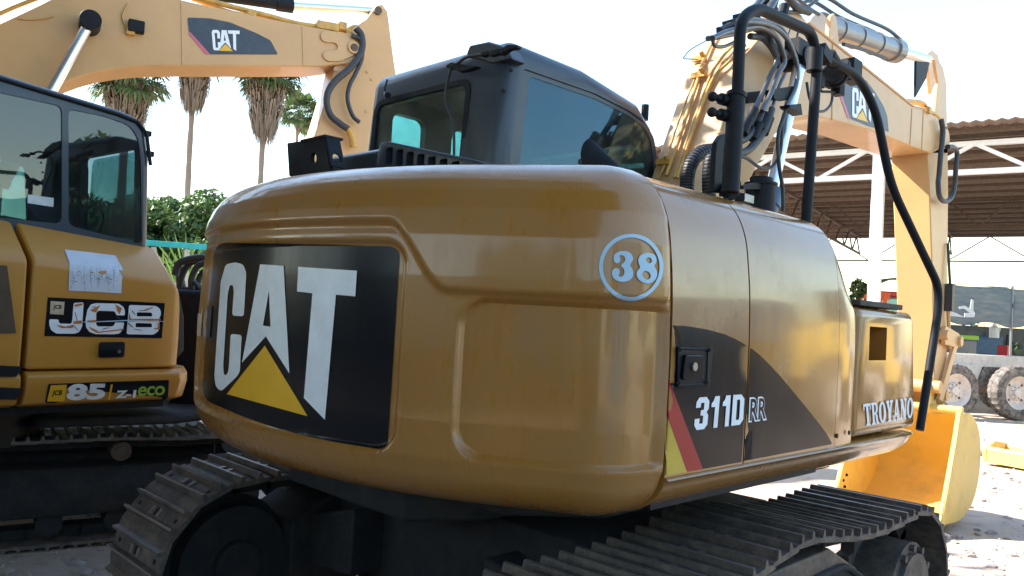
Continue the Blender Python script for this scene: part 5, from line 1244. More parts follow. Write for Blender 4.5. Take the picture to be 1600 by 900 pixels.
# black hoses and grey pipes beside and over the boom
XH = .30
HZ = lambda x, y, X=XH: hx(*z6b(x, y), X)
def zp(pts, X=XH): return smoothpts([hx(*z6b(x, y), X) for x, y in pts], 5)
for pts, r, X, mt_ in (
    ([(280,160),(340,150),(410,135),(480,118),(530,135),(550,200),(565,250),(540,310),(505,390),(465,470)], .014, .30, 'pipe'),
    ([(300,158),(360,132),(430,118),(500,112),(560,150),(590,215),(598,260),(570,310),(540,390),(505,460)], .014, .34, 'pipe'),
    ([(400,95),(460,90),(540,105),(600,150),(635,220),(652,300),(640,370),(605,440)], .013, .36, 'pipe'),
    ([(420,75),(500,80),(580,110),(620,170),(650,250),(655,330)], .009, .30, 'pipe'),
    ([(430,100),(500,130),(560,190),(618,235)], .020, .26, 'hose'),
    ([(455,150),(510,160),(555,215),(572,280)], .018, .28, 'hose'),
    ([(600,305),(575,360),(560,410),(540,460)], .010, .33, 'pipe'),
    ([(465,465),(440,520),(425,560)], .022, .30, 'hose'),
    ([(505,470),(480,525),(440,570),(400,590)], .020, .32, 'hose'),
    ([(545,450),(525,510),(500,560),(450,620),(405,635)], .021, .34, 'hose'),
    ([(605,450),(590,520),(585,600),(575,650),(545,690),(500,695),(450,660),(415,645)], .009, .37, 'hose'),
    ([(600,470),(572,560),(575,680),(590,780),(592,875)], .011, .40, 'hose'),
    ([(310,620),(255,630),(215,670),(198,720),(194,775),(190,850)], .032, .40, 'hose'),
    ([(320,650),(295,660),(285,720),(285,790),(288,850)], .030, .50, 'hose'),
    ([(300,165),(310,190),(350,192),(410,165)], .010, .25, 'pipe'),
    ([(330,125),(380,100),(430,75),(470,60)], .016, .20, 'hose'),
    ([(345,140),(400,110),(470,95),(520,100)], .014, .16, 'hose'),
    ([(470,40),(500,0),(540,-40)], .020, .30, 'pipe'),
    ([(530,45),(560,-5),(580,-40)], .022, .30, 'pipe'),
    ([(560,40),(520,-10),(480,-50)], .018, .22, 'hose'),
    ([(700,50),(650,30),(610,-10),(590,-40)], .024, .20, 'hose'),
    ([(740,60),(700,35),(640,-15)], .012, .14, 'hose'),
    ([(555,45),(620,50),(700,50)], .012, .18, 'hose'),
    ([(620,120),(610,160),(640,180),(655,130)], .006, .24, 'hose'),
    ([(690,340),(700,400),(720,450),(760,460),(790,430),(798,385)], .008, .40, 'hose'),
    ([(180,238),(210,205),(280,165)], .003, .2, 'pipe'), ([(180,243),(240,246)], .003, .2, 'pipe')):
    link('hydraulic_hose', T(zp(pts, X), r, 10), M[mt_], EX, smooth=60)
# spiral wrap rings on the two fat hoses
bm = bmesh.new()
for pts, r, X in (([(310,620),(255,630),(215,670),(198,720),(194,775),(190,850)], .034, .40), ([(320,650),(295,660),(285,720),(285,790),(288,850)], .032, .50)):
    P = zp(pts, X)
    for a, b in zip(P, P[1:]): m_ = a.lerp(b, .5); tube(bm, [m_-(b-a).normalized()*.004, m_+(b-a).normalized()*.004], r, 12)
link('spiral_guard', bm, M['black'], EX, smooth=30)
# clamps of the hose bundle
bm = bmesh.new()
def qd(pts, X, th=.03): prism([hx(*z6b(x, y), X) for x, y in pts], (th,0,0), bm)
qd([(428,385),(490,378),(490,425),(428,430)], .20, .03); qd([(515,375),(600,362),(605,382),(575,420),(520,415)], .30, .05); qd([(575,440),(625,435),(632,482),(580,452)], .34, .06)
for x, y in ((460,485),(440,520),(510,505),(480,545),(525,520)): c = HZ(x, y, .33); cyl(bm, c-Vector((0,.03,.05)), c+Vector((0,.03,.05)), .026, 12)
for x, y in ((345,128),(370,100),(410,80),(440,95),(405,120),(470,75),(380,125),(455,105)): box(bm, HZ(x, y, .18), (.06,.05,.045), Matrix.Rotation(random.random()*2, 3, 'X'))
for x, y in ((590,55),(545,25),(500,20)): c = HZ(x, y, .24); cyl(bm, c-Vector((0,.02,.05)), c+Vector((0,.02,.05)), .032, 10)
link('hose_clamp', bm, M['black'], EX, bevel=.003)

# ---- hand rails, guard plate, mirror, filter
XA = 1.05
ra1 = [(1144,300),(1150,140),(1156,48),(1172,20),(1195,17),(1255,42),(1272,62),(1276,95),(1268,200),(1258,342)]
bm = T(fillet([hx(1146,303,XA), hx(1157,30,XA), hx(1182,12,XA), hx(1268,50,XA), hx(1277,95,XA), hx(1257,385,XA)], .07, 6), .0205, 14); RL = link('hand_rail', bm, M['black'], EX, smooth=50)
bm = bmesh.new(); cyl(bm, hx(1141,300,XA), hx(1151,148,XA), .030, 18); cyl(bm, hx(1150,152,XA), hx(1151,146,XA), .034, 18); link('rail_sleeve', bm, M['black'], RL, smooth=40)
bm = T(fillet([hx(1282,86,XA), hx(1340,118,1.07), hx(1368,170,1.08), hx(1392,290,1.12), hx(1466,446,1.22), hx(1466,485,1.22), hx(1437,672,1.215)], .10, 6), .0185, 14); link('hand_rail', bm, M['black'], EX, smooth=50)
bm = bmesh.new(); cyl(bm, hx(1272,112,XA), hx(1274,75,XA), .030, 14); c = hx(1283,86,XA); box(bm, c, (.06,.08,.05), Matrix.Rotation(R(-20),3,'X')); c = hx(1300,93,XA); cyl(bm, c-Vector((0,.03,-.012)), c+Vector((0,.03,-.012)), .028, 12); c = hx(1318,102,XA); cyl(bm, c-Vector((0,.012,-.006)), c+Vector((0,.012,-.006)), .027, 12); link('rail_clamp', bm, M['black'], RL, bevel=.003)
# guard plate left of the sleeve with bolts and knobs
XG = .98
gp = [hx(x, y, XG) for x, y in ((1115,300),(1118,240),(1120,222),(1127,211),(1137,208),(1154,210),(1156,305))]
bm = prism(gp, (-.02,0,0)); GP = link('guard_plate', bm, M['black'], EX, bevel=.004)
bm = bmesh.new()
for x, y in ((1134,235),(1143,235),(1132,260),(1141,260),(1150,212)): c = hx(x, y, XG+.001); cyl(bm, c, c+Vector((.006,0,0)), .006, 8)
link('guard_bolt', bm, M['steel'], GP)
bm = bmesh.new()
for x, y in ((1135,159),(1134,183)):
    a = hx(x+8, y, 1.03); d = Vector((-.02,-.095,0)); cyl(bm, a, a+d*.55, .020, 12); cyl(bm, a+d*.55, a+d*.8, .012, 10); bmesh.ops.create_uvsphere(bm, u_segments=10, v_segments=8, radius=.017, matrix=Matrix.Translation(a+d*.95))
link('rubber_knob', bm, M['black'], GP, smooth=50)
bm = bmesh.new()
for x, y in ((1139,292),(1146,300),(1132,301),(1150,290),(1141,306),(1156,308)): box(bm, hx(x, y, 1.0), (.03,.03,.025), Matrix.Rotation(random.random()*3, 3, 'Z'))
tube(bm, [hx(1136,302,1.0)+Vector((0,math.cos(t)*.022,math.sin(t)*.022)) for t in np.linspace(0, 5.2, 12)], .005, 6); link('hinge', bm, M['black'], GP)
link('hinge_plate', B(hx(1163,310,.98), (.03,.09,.03)), M['steel'], GP, bevel=.002)
# filter canister with lid and bracket arm
c = hz(1187, 322, 1.965); XF = .80; c = hx(1187, 322, XF); ct_ = hx(1189, 290, XF); cl = hx(1190, 279, XF)
bm = bmesh.new(); cyl(bm, c-Vector((0,0,.08)), ct_, .062, 28); cyl(bm, ct_, ct_+Vector((0,0,.010)), .068, 28); cyl(bm, ct_, cl, .048, 24); fc = link('filter_canister', bm, M['black'], EX, smooth=35)
link('filter_arm', prism([hx(x, y, XF) for x, y in ((1151,291),(1172,286),(1192,292),(1192,297),(1151,296))], (.03,0,0)), M['black'], fc)
# mirror beside the boom decal: round housing seen from behind, with its arm
c = hx(1303, 118, 1.0); bm = bmesh.new(); ax = Vector((-.35,.9,0)).normalized(); cyl(bm, c-ax*.02, c+ax*.02, .056, 28); cyl(bm, c-ax*.05, c-ax*.02, .045, 20); MI = link('round_mirror', bm, M['black'], EX, bevel=.006)
bm = bmesh.new(); box(bm, hx(1332,112,1.0), (.05,.09,.10)); box(bm, hx(1309,140,1.0), (.04,.05,.05)); tube(bm, fillet([hx(1309,144,1.0), hx(1283,143,1.0), hx(1279,135,1.0), hx(1280,122,1.0)], .015), .006, 8); box(bm, hx(1283,123,1.0), (.02,.035,.075)); tube(bm, [c, hx(1318,103,1.03)], .012, 8); link('mirror_arm', bm, M['black'], MI, bevel=.003)
# ================================================================ AMBER EXCAVATOR AT LEFT (side panel runs along PJ)
PJ = VP(at_depth(70, 4.35), hd(39.4)); hj = math.atan2(-PJ.d.x, PJ.d.y)
JP = PJ.p + PJ.d*-.2 - PJ.n*1.1; 
JX = thing('excavator', 'amber excavator with smoked cab windows and torn logo decal, at left', 'excavator', (JP.x, JP.y, 0), hj, 'excavators parked in the yard')
# root frame: local +Y = PJ.d, local +X = PJ.n
def jl(o, u, z): return PJ.p + PJ.d*u + PJ.n*o + Vector((0,0,z))   # o: out of the side, u: along
def ju(px, py, off=0): q = PJ.on(px, py, off); return (q-PJ.p).dot(PJ.d), q.z
u_seam = ju(60, 600)[0]; u_end = ju(279, 500)[0]; zb = ju(165, 577)[1]; zcr0 = ju(25, 400)[1]; zcr1 = ju(263, 438)[1]
print('jcb', u_seam, u_end, zb, zcr0, zcr1, ju(0,345,-.25), ju(235,388,-.25), ju(165,628))
# hood panel: cross section lofted along u (crease falls towards the end)
def jsec(u, zc, pull=0): return [jl(0-pull, u, zb+.004), jl(.004-pull, u, (zb+zc)/2), jl(-.004-pull, u, zc-.02), jl(-.03-pull, u, zc+.012), jl(-.28-pull, u, zc+.20), jl(-.55-pull, u, zc+.26), jl(-1.4, u, zc+.27), jl(-1.4, u, zb+.004)]
def loft(rows, closed=True, caps=True):
    bm = bmesh.new(); V = [[bm.verts.new(p) for p in r] for r in rows]; n = len(rows[0])
    for a, b in zip(V, V[1:]):
        for j in range(n if closed else n-1): bm.faces.new((a[j], a[(j+1)%n], b[(j+1)%n], b[j]))
    if caps: bm.faces.new(V[0]); bm.faces.new(V[-1][::-1])
    return bm
uL = -1.9
k0, k1 = ju(25,400)[0], ju(263,438)[0]
zc_at = lambda u: zcr0+(zcr1-zcr0)*(u-k0)/(k1-k0)
us = [u_seam+.0 if False else ju(42,500)[0]+.012, k1-.1, u_end-.04, u_end+.0, u_end+.04]
HD = link('hood', loft([jsec(us[0], zc_at(us[0])), jsec(us[1], zc_at(us[1])), jsec(us[2], zc_at(us[2])), jsec(us[3], zc_at(us[3])-.05, .015), jsec(us[4], zc_at(us[4])-.16, .06)]), M['jcb'], JX, bevel=.018, seg=3)
ur = ju(42,500)[0]
HR = link('rear_cover', loft([jsec(uL, zc_at(uL), .0), jsec(ur-.012, zc_at(ur), 0)]), M['jcb'], JX, bevel=.02, seg=3)
# lower skirt
def ksec(u, p=0.0): return [jl(-.02-p, u, zb-.004), jl(.02-p, u, zb-.03), jl(.025-p, u, zb-.08), jl(-.02-p, u, zb-.185), jl(-.09-p, u, zb-.205), jl(-1.3, u, zb-.205), jl(-1.3, u, zb-.004)]
SK = link('lower_skirt', loft([ksec(ur+.012), ksec(u_end+.02), ksec(u_end+.10, .06), ksec(u_end+.17, .20)]), M['jcb'], JX, bevel=.012)
SR = link('lower_skirt', loft([ksec(uL), ksec(ur-.012)]), M['jcb'], JX, bevel=.012)
# dark rubber corner trim
c0 = [(u_end+.030, zcr1-.03), (u_end+.085, zcr1-.22), (u_end+.10, zb+.10), (u_end+.03, zb+.02)]
link('corner_trim', prism([jl(-.09, u, z) for u, z in c0], PJ.n*-.16), M['greybrown'], JX, bevel=.01)
# brown grille and two vents in the rear cover
g_ = [ju(-60,412), ju(10,415), ju(24,520), ju(-60,523)]
link('grille', prism([jl(.006, u, z) for u, z in g_], PJ.n*.004), M['brown'], HR)
bm = bmesh.new()
for a in ((-60,568,32,572,22,588,-60,588), (-60,602,32,606,22,624,-60,622)):
    prism([jl(.027, *ju(a[i], a[i+1])) for i in (0,2,4,6)], PJ.n*.004, bm)
link('vent_slot', bm, M['black'], SR)
jb = bvh_of([HD, SK, HR])
z9 = zm(60, 450, 4.7375)
film('logo_plate', [[[(68,68),(935,112),(912,372),(42,355)]]], z9, jb, M['decalblack'], HD, .003)
Jg = roundpoly([(258,110),(332,106),(322,285),(300,325),(265,338),(130,337),(92,312),(78,275),(78,230),(148,232),(150,262),(238,265),(248,245)], 12, 2)
Cj = roundpoly([(385,122),(420,112),(590,116),(625,138),(637,165),(637,203),(575,202),(560,172),(440,168),(425,185),(425,272),(440,284),(545,284),(562,270),(562,255),(632,255),(625,300),(600,335),(560,342),(420,341),(375,325),(350,290),(345,240),(360,162)], 8, 2)
Bj = roundpoly([(668,125),(870,133),(900,158),(905,195),(885,238),(895,270),(887,318),(850,345),(649,342)], 14, 2)
film('logo_letters', [[Jg], [Cj], [Bj, roundpoly([(726,180),(835,182),(840,210),(725,210)], 6, 2), roundpoly([(718,258),(835,262),(838,290),(715,290)], 6, 2)]], z9, jb, M['white'], HD, .0045)
tears = [[(378,165),(455,125),(425,182),(400,175)], [(565,120),(615,150),(597,195),(580,170)], [(130,272),(200,285),(262,270),(250,295),(170,296)], [(250,248),(318,238),(318,262),(262,264)], [(665,180),(682,228),(900,228),(900,240),(665,248)], [(370,285),(440,318),(420,325),(385,305)], [(420,325),(630,300),(628,308),(430,332)], [(875,255),(888,262),(893,300),(870,310),(882,285)], [(262,122),(325,112),(320,128),(265,138)], [(355,240),(420,236),(425,252),(360,250)], [(775,162),(845,138),(840,146),(785,170)]]
film('torn_patch', [[p] for p in tears], z9, jb, M['tear'], HD, .006)
scr = [[(265,180),(270,180),(288,245),(283,247)], [(690,165),(715,195),(710,198),(686,170)], [(740,165),(790,164),(790,168),(740,169)], [(660,255),(700,290),(696,294),(655,262)], [(390,140),(420,136),(420,141),(392,144)], [(470,300),(520,290),(520,294),(472,305)], [(260,280),(290,312),(286,314),(256,284)], [(850,300),(880,292),(880,297),(852,305)], [(700,300),(760,310),(758,314),(700,305)], [(570,210),(600,222),(598,226),(568,214)]]
film('scratch', [[p] for p in scr], z9, jb, M['navy'], HD, .0075)
film('maker_badge', [[[(88,97),(192,103),(183,198),(83,192)]]], z9, jb, M['cream'], HD, .0045)
film('badge_letters', [textshape('JCB', .03)], quadmap(z9(112,122), z9(172,126), z9(166,165), z9(104,160)), jb, M['black'], HD, .0055)
# model plate on the skirt
film('model_plate', [[roundpoly([(72,710),(966,680),(958,810),(935,826),(48,850)], 14, 3)]], z9, jb, M['decalblack'], SK, .003)
film('maker_badge', [[[(90,720),(210,716),(190,834),(62,838)]]], z9, jb, M['catyellow'], SK, .0045)
film('badge_letters', [textshape('JCB', .03)], quadmap(z9(104,755), z9(178,752), z9(168,800), z9(94,803)), jb, M['black'], SK, .0055)
film('model_digits', [textshape('85', .045, 1.0)], quadmap(z9(217,710), z9(502,706), z9(486,822), z9(201,831)), jb, M['white'], SK, .0045)
film('divider_bar', [[[(534,712),(549,711),(528,823),(513,823)]]], z9, jb, M['catyellow'], SK, .0045)
film('variant_letters', [textshape('Z-1', .05, 1.0)], quadmap(z9(576,758), z9(724,752), z9(716,808), z9(566,814)), jb, M['white'], SK, .0045)
film('eco_letters', [textshape('eco', .02, .95)], quadmap(z9(740,726), z9(938,720), z9(930,792), z9(730,798)), jb, M['green'], SK, .0045)
z2 = zm(0, 200, 3.0)
film('paper_sheet', [[[(302,572),(420,585),(540,600),(573,660),(567,775),(440,768),(320,762),(325,635)]]], z2, jb, M['paper'], HD, .004, 12)
cr = []
random.seed(11)
for i in range(26):
    x = 330+i*9.0+random.uniform(-4,4); y = random.uniform(650, 690); L = random.uniform(25, 90); dx = random.uniform(-14, 14); cr.append([[(x, y), (x+.9, y), (x+dx+.9, y+L), (x+dx, y+L)]])
    cr.append([[(x, y+L*.5), (x, y+L*.5+1.0), (x+random.uniform(8,18), y+L*.5+random.uniform(-6,6)), (x+9, y+L*.5)]])
film('paper_crack', cr, z2, jb, M['navy'], HD, .0055)
# door handle
hh = lambda x, y, o: PJ.on(*z9(x, y), o)
hd_ = link('door_handle', prism([hh(x, y, .006) for x, y in roundpoly([(447,400),(638,398),(632,512),(440,516)], 22, 4)], PJ.n*.010), M['black'], HD, bevel=.003)
link('handle_grip', prism([hh(x, y, .017) for x, y in roundpoly([(465,458),(615,456),(612,498),(462,500)], 12, 3)], PJ.n*.014), M['decalblack'], hd_, bevel=.004)
c = hh(597, 470, .031); link('lock', T([c, c+PJ.n*.005], .010, 14), M['steel'], hd_)
# scuffed line across the plate
film('scuff_line', [[[(330,250),(655,236),(930,246),(930,249),(655,244),(330,256)]]], z9, jb, M['bluewhite'], HD, .008)
# ---- cab
OC = -.30
cq = lambda px, py: ju(px, py, OC)
roof = [cq(x, y) for x, y in ((0,113),(100,144),(185,170),(215,182),(229,200),(235,250),(237,400))]
slope = (roof[1][1]-roof[0][1])/(roof[1][0]-roof[0][0]); print('jroof', roof)
zt0 = roof[0][1]; u0 = -1.6
poly = [(u0, zb+.3), (u0, zt0)] + roof[:-1] + [(roof[-1][0], zb+.3)]
bm = prism([jl(OC, u, z) for u, z in poly], PJ.n*-1.0)
wl = [cq(x, y) for x, y in ((-160,85),(97,166),(97,350),(-160,300))]
wl[0] = (u0+.12, wl[1][1]); wl[3] = (u0+.12, wl[2][1]-.02); 
wr = [cq(x, y) for x, y in ((107,170),(165,182),(203,196),(216,215),(220,250),(222,382),(107,352))]
inner = prism([jl(OC-.05, u, z) for u, z in ((u0+.06, zb+.4),(u0+.06, zt0-.08),(roof[4][0]-.08, roof[2][1]-.07),(roof[5][0]-.06, roof[4][1]-.06),(roof[-1][0]-.06, zb+.4))], PJ.n*-.90)
c1 = prism([jl(OC+.1, u, z) for u, z in roundpoly(wl, .04, 3)], PJ.n*-.3); c2 = prism([jl(OC+.1, u, z) for u, z in roundpoly(wr, .04, 3)], PJ.n*-.3)
c3 = prism([jl(OC-.8, u, z) for u, z in roundpoly([(u0+.15, zt0-.35),(-.5,zt0-.35),(-.5,zb+1.0),(u0+.15,zb+1.0)], .05, 3)], PJ.n*-.4)
c4 = prism([jl(OC-.8, u, z) for u, z in roundpoly([(-.35, zt0-.30),(.30,zt0-.35),(.36,zb+.7),(-.35,zb+.7)], .05, 3)], PJ.n*-.4)
uf = roof[-1][0]; zf = roof[4][1]
c5 = prism([jl(o, uf-.2, z) for o, z in rrect(OC-.90, zb+.55, OC-.10, zf-.12, .05)], PJ.d*.5)
me = booled(bm, [inner, c1, c2, c3, c4, c5], .05, 4); JC = link('cab', me, M['cabblack'], JX, smooth=35)
for nm, lp in (('side_window', wl), ('side_window', wr)): link(nm, prism([jl(OC-.008, u, z) for u, z in roundpoly(lp, .04, 3)], PJ.n*-.006), M['glassjcb'], JC)
link('far_window', prism([jl(OC-.98, u, z) for u, z in ((u0+.15, zt0-.35),(-.5,zt0-.35),(-.5,zb+1.0),(u0+.15,zb+1.0))], PJ.n*.006), M['glassrear'], JC)
link('far_window', prism([jl(OC-.98, u, z) for u, z in ((-.35, zt0-.30),(.30,zt0-.35),(.36,zb+.7),(-.35,zb+.7))], PJ.n*.006), M['glassrear'], JC)
link('windscreen', prism([jl(o, uf-.03, z) for o, z in rrect(OC-.90, zb+.55, OC-.10, zf-.12, .05)], PJ.d*.006), M['glassrear'], JC)
rotj = Matrix.Rotation(hj, 3, 'Z')
bm = bmesh.new(); box(bm, jl(OC-.5, -.1, 1.45), (.5,.5,.14), rotj); box(bm, jl(OC-.5, -.38, 1.80), (.46,.12,.68), rotj); box(bm, jl(OC-.5, -.40, 2.22), (.26,.09,.18), rotj); box(bm, jl(OC-.5,-.1,1.3), (.4,.4,.3), rotj); link('operator_seat', bm, M['seat'], JC, bevel=.04, seg=3)
bm = bmesh.new(); box(bm, jl(OC-.22, .12, 1.66), (.12,.34,.14), rotj); tube(bm, [jl(OC-.22,.22,1.72), jl(OC-.22,.26,1.95)], .02, 8); box(bm, jl(OC-.22,.26,1.98), (.05,.05,.09), rotj); box(bm, jl(OC-.85,.12,1.66), (.12,.34,.14), rotj); link('console', bm, M['black'], JC, bevel=.01)
lp_ = [jl(OC-.12, *cq(x, y)) for x, y in ((150,365),(148,330),(160,320),(175,335),(170,365))]; link('lever_loop', T(smoothpts(lp_, 5), .008, 8), M['black'], JC, smooth=60)
film_fn = lambda x, y, off=0: PJ.on(x, y, OC-.006+off)
film('info_sticker', [[[(130,311),(252,328),(250,370),(130,352)]]], z2, None, M['palegrey'], JC, .001, 0, flat=film_fn)
# rubber seal lines and roof gutter
rr2 = [jl(OC+.006, u, z-.035) for u, z in roof[:-1]]; link('roof_gutter', T([jl(OC+.006, u0, zt0-.035)]+rr2, .012, 8), M['black'], JC, smooth=50)
bm = bmesh.new()
for px, py in ((233,208),(237,240)): q = jl(OC-.03, *cq(px, py)); box(bm, q, (.04,.05,.035), rotj)
link('work_light', bm, M['black'], JC, bevel=.006)
# ---- slew base and dozer arm seen under the skirt
bm = bmesh.new(); c = jl(-1.0, -.15, 0); cyl(bm, c+Vector((0,0,.62)), c+Vector((0,0,zb-.20)), .55, 48); link('slew_ring', bm, M['black'], JX, smooth=30)
link('deck', prism([jl(o, u, zb-.25) for o, u in ((-.12,uL),(-.12,u_end),(-.4,u_end+.2),(-1.4,u_end+.2),(-1.4,uL))], (0,0,.06)), M['black'], JX)
bm = prism([jl(o, u, .72) for o, u in ((-.45,.2),(-.25,.95),(-.4,1.5),(-.9,1.5),(-1.3,.2))], (0,0,.07)); link('track_cover', bm, M['frame'], JX, bevel=.03)
# ---- front hoses and boom foot seen past the corner trim
zh = zm(260, 380, 3.0)
hz_ = [ju(300, 470)[0]]
UH = u_end+.75
def onend(px, py, u): # plane across the machine, u metres along
    n = PJ.d; q = PJ.p+PJ.d*u; r = ray(px, py); return CPOS+r*((q-CPOS).dot(n)/r.dot(n))
HZN = at_depth(297, 5.95); hpl = VP(HZN, RIGHT0)
hb = lambda x, y, o=0: hpl.on(*zh(x, y), o)
for pts, r, o in (([(40,150),(60,95),(110,75),(170,68),(215,75)], .035, 0), ([(50,260),(75,150),(110,95),(160,80),(215,85)], .030, .06), ([(70,250),(95,300),(130,330),(160,400)], .03, .04), ([(120,250),(118,170),(145,110),(190,90)], .030, -.05), ([(150,290),(145,220),(160,150),(200,120)], .028, .03), ([(80,110),(70,180),(100,250),(160,300),(190,330)], .032, .1), ([(60,120),(62,200),(90,240),(150,262),(200,270)], .028, .12), ([(90,270),(140,265),(200,268)], .034, .1), ([(130,180),(160,215),(200,235)], .024, -.08)):
    link('hydraulic_hose', T(smoothpts([hb(x, y, -o) for x, y in pts], 6), r*.8, 10), M['hose'], JX, smooth=60)
    link('hydraulic_hose', T(smoothpts([hb(x+8, y*.9+150, -o-.05) for x, y in pts], 6), r*.75, 10), M['hose'], JX, smooth=60)
q = hpl.on(315, 520, 0); bf = link('boom_foot', B(Vector((q.x, q.y, 1.18))-LOOK0*.05+RIGHT0*.10, (.62,.35,.85), Matrix.Rotation(R(45),3,'Z')), M['black'], JX, bevel=.04)
cylinder('offset_cylinder', hpl.on(287, 560, .1), hpl.on(335, 520, .1), .055, .7, .03, ('black','steel'), JX)
# ---- tracks (their own heading)
TJ = VP(hz(300, 678, .66), hd(57.0))
def tj_root():
    return TJ
sd_ = TJ.d; ht = math.atan2(-sd_.x, sd_.y)
trk_shoe = shoe_mesh(.45, .15, 'track_shoe')
tw = .45
# local frame for the track group: origin at ground under the near track's outer line
for k, off in enumerate((-.225, -.225-1.65)):
    tr = bpy.data.objects.new('track', None); COL.objects.link(tr); tr.parent = JX
    mw = Matrix.Translation(Vector((TJ.p.x, TJ.p.y, 0))+TJ.n*off) @ Matrix.Rotation(ht, 4, 'Z')
    tr.matrix_parent_inverse = Matrix.Identity(4); tr.matrix_basis = rootmat(JX).inverted() @ mw
    y0, y1 = -1.55, .75
    pts = track_path(y0, y1, .33, .315, [(y1-.3,.645),(y1-.8,.635),(y1-1.2,.65),(y0+.4,.64)])
    P = resample(pts, .15); n = len(P)
    for i in range(n):
        a, b = P[i-1], P[(i+1) % n]; tg = (b-a).normalized(); nrm = Vector((0, tg.z, -tg.y)); xax = Vector((1,0,0)); tg2 = nrm.cross(xax)
        mt_ = Matrix((xax, tg2, nrm)).transposed().to_4x4(); mt_.translation = Vector((0, P[i].y, P[i].z)); o = bpy.data.objects.new('track_shoe', trk_shoe); COL.objects.link(o); o.parent = tr; o.matrix_basis = mt_
    bm = bmesh.new()
    for i in range(n):
        a, b = P[i-1], P[i]; d = b-a; c = (a+b)/2; tg = d.normalized(); nin = Vector((0, -tg.z, tg.y))
        for x in (-.06, .06): box(bm, c+Vector((x, 0, 0))+nin*.045, (.03, d.length*1.12, .06), Matrix((Vector((1,0,0)), tg, nin)).transposed())
    link('chain', bm, M['frame'], tr, local=True)
    sg = 1
    for nm, yy in (('idler', y0), ('sprocket', y1)): bm = bmesh.new(); cyl(bm, (-.05,yy,.33), (.05,yy,.33), .235, 36); cyl(bm, (-.15,yy,.33), (.17,yy,.33), .15, 28); link(nm, bm, M['frame'], tr, smooth=30, local=True)
    for q_ in range(5): yy = y0+.4+q_*(y1-y0-.8)/4; bm = bmesh.new(); cyl(bm, (-.13,yy,.13), (.16,yy,.13), .075, 18); link('roller', bm, M['frame'], tr, smooth=30, local=True)
    bm = bmesh.new(); cyl(bm, (-.1,(y0+y1)/2,.55), (.14,(y0+y1)/2,.55), .06, 18); cyl(bm, (.14,(y0+y1)/2,.55), (.16,(y0+y1)/2,.55), .035, 18); link('carrier_roller', bm, M['rust'], tr, smooth=30, local=True)
    bm = prism([(x, y0+.28, z) for x, z in ((-.17,.18),(.19,.18),(.21,.22),(.21,.36),(.12,.46),(-.12,.46),(-.17,.40))], (0, y1-y0-.56, 0)); link('track_frame', bm, M['frame'], tr, bevel=.012, local=True)
bm = bmesh.new(); c = Vector((TJ.p.x, TJ.p.y, .45))+TJ.n*-1.05+TJ.d*-.4; box(bm, c, (1.3,1.3,.3), Matrix.Rotation(ht,3,'Z')); link('car_body', bm, M['frame'], JX, bevel=.02)

# ================================================================ LARGE EXCAVATOR BEHIND
P2 = VP(at_depth(365, 9.2), hd(60)); h2 = math.atan2(-P2.d.x, P2.d.y)
rb = P2.on(-260, 400); 
X2 = thing('excavator', 'pale yellow large excavator whose long boom reaches over the black cabs, behind', 'excavator', (rb.x-P2.n.x*.3, rb.y-P2.n.y*.3, 0), h2, 'excavators parked in the yard')
o2 = lambda px, py, off=0: P2.on(px, py, off)
z1 = zm(0, 0, 3.2)
bl2 = [(-330,480),(-300,330),(-230,190),(-120,95),(-30,50),(60,8),(100,-12),(160,-22),(230,-14),(295,2),(400,25),(500,44),(546,52),(572,62),(572,88),(556,98),(500,104),(400,104),(300,103),(240,103),(205,105),(180,108),(150,113),(125,120),(95,131),(60,148),(20,185),(-60,270),(-140,380),(-220,480)]
BM2 = link('boom', prism([o2(x, y) for x, y in bl2], P2.n*-.55), M['boom'], X2, bevel=.02)
b2 = bvh_of([BM2])
bm = bmesh.new()
for a, b in (((283,2),(285,101)), ((472,42),(474,103))): tube(bm, [o2(*a, .003), o2(*b, .003)], .005, 6)
link('weld_seam', bm, M['boom'], BM2)
fe = [(318*3.215/3.215,0)]
# forked casting at the boom tip
zf4 = zm(400, 0, 3.215)
loop = roundpoly([(322,172),(345,155),(400,162),(480,190),(515,225),(505,270),(470,290),(420,310),(360,310),(335,290),(335,268),(355,256),(392,256),(408,246),(408,228),(392,216),(345,214),(325,200)], 10, 3)
link('tip_casting', prism([o2(*zf4(x, y), .004) for x, y in loop], P2.n*.02), M['boom'], BM2, bevel=.006)
c = o2(*zf4(487, 243), .0); link('boom_pin', T([c-P2.n*.6, c+P2.n*.05], .075, 24), M['boom'], BM2, smooth=40); link('pin_cap', T([c+P2.n*.05, c+P2.n*.062], .045, 20), M['rust'], BM2, smooth=40)
film('decal_panel', [[roundpoly([(936,88),(1050,92),(1150,112),(1280,165),(1352,202),(1390,273),(1030,272),(945,168)], 10, 3)]], z1, b2, M['navy'], BM2, .004)
film('decal_stripe', [[[(944,160),(950,160),(1050,272),(1028,272),(946,175)]]], z1, b2, M['pink'], BM2, .006)
qm = quadmap(z1(1057,150), z1(1197,154), z1(1198,256), z1(1066,252))
film('decal_letters', [CATC, CATA, CATT], qm, b2, M['white'], BM2, .007); film('decal_triangle', [TRI], qm, b2, M['catyellow'], BM2, .009)
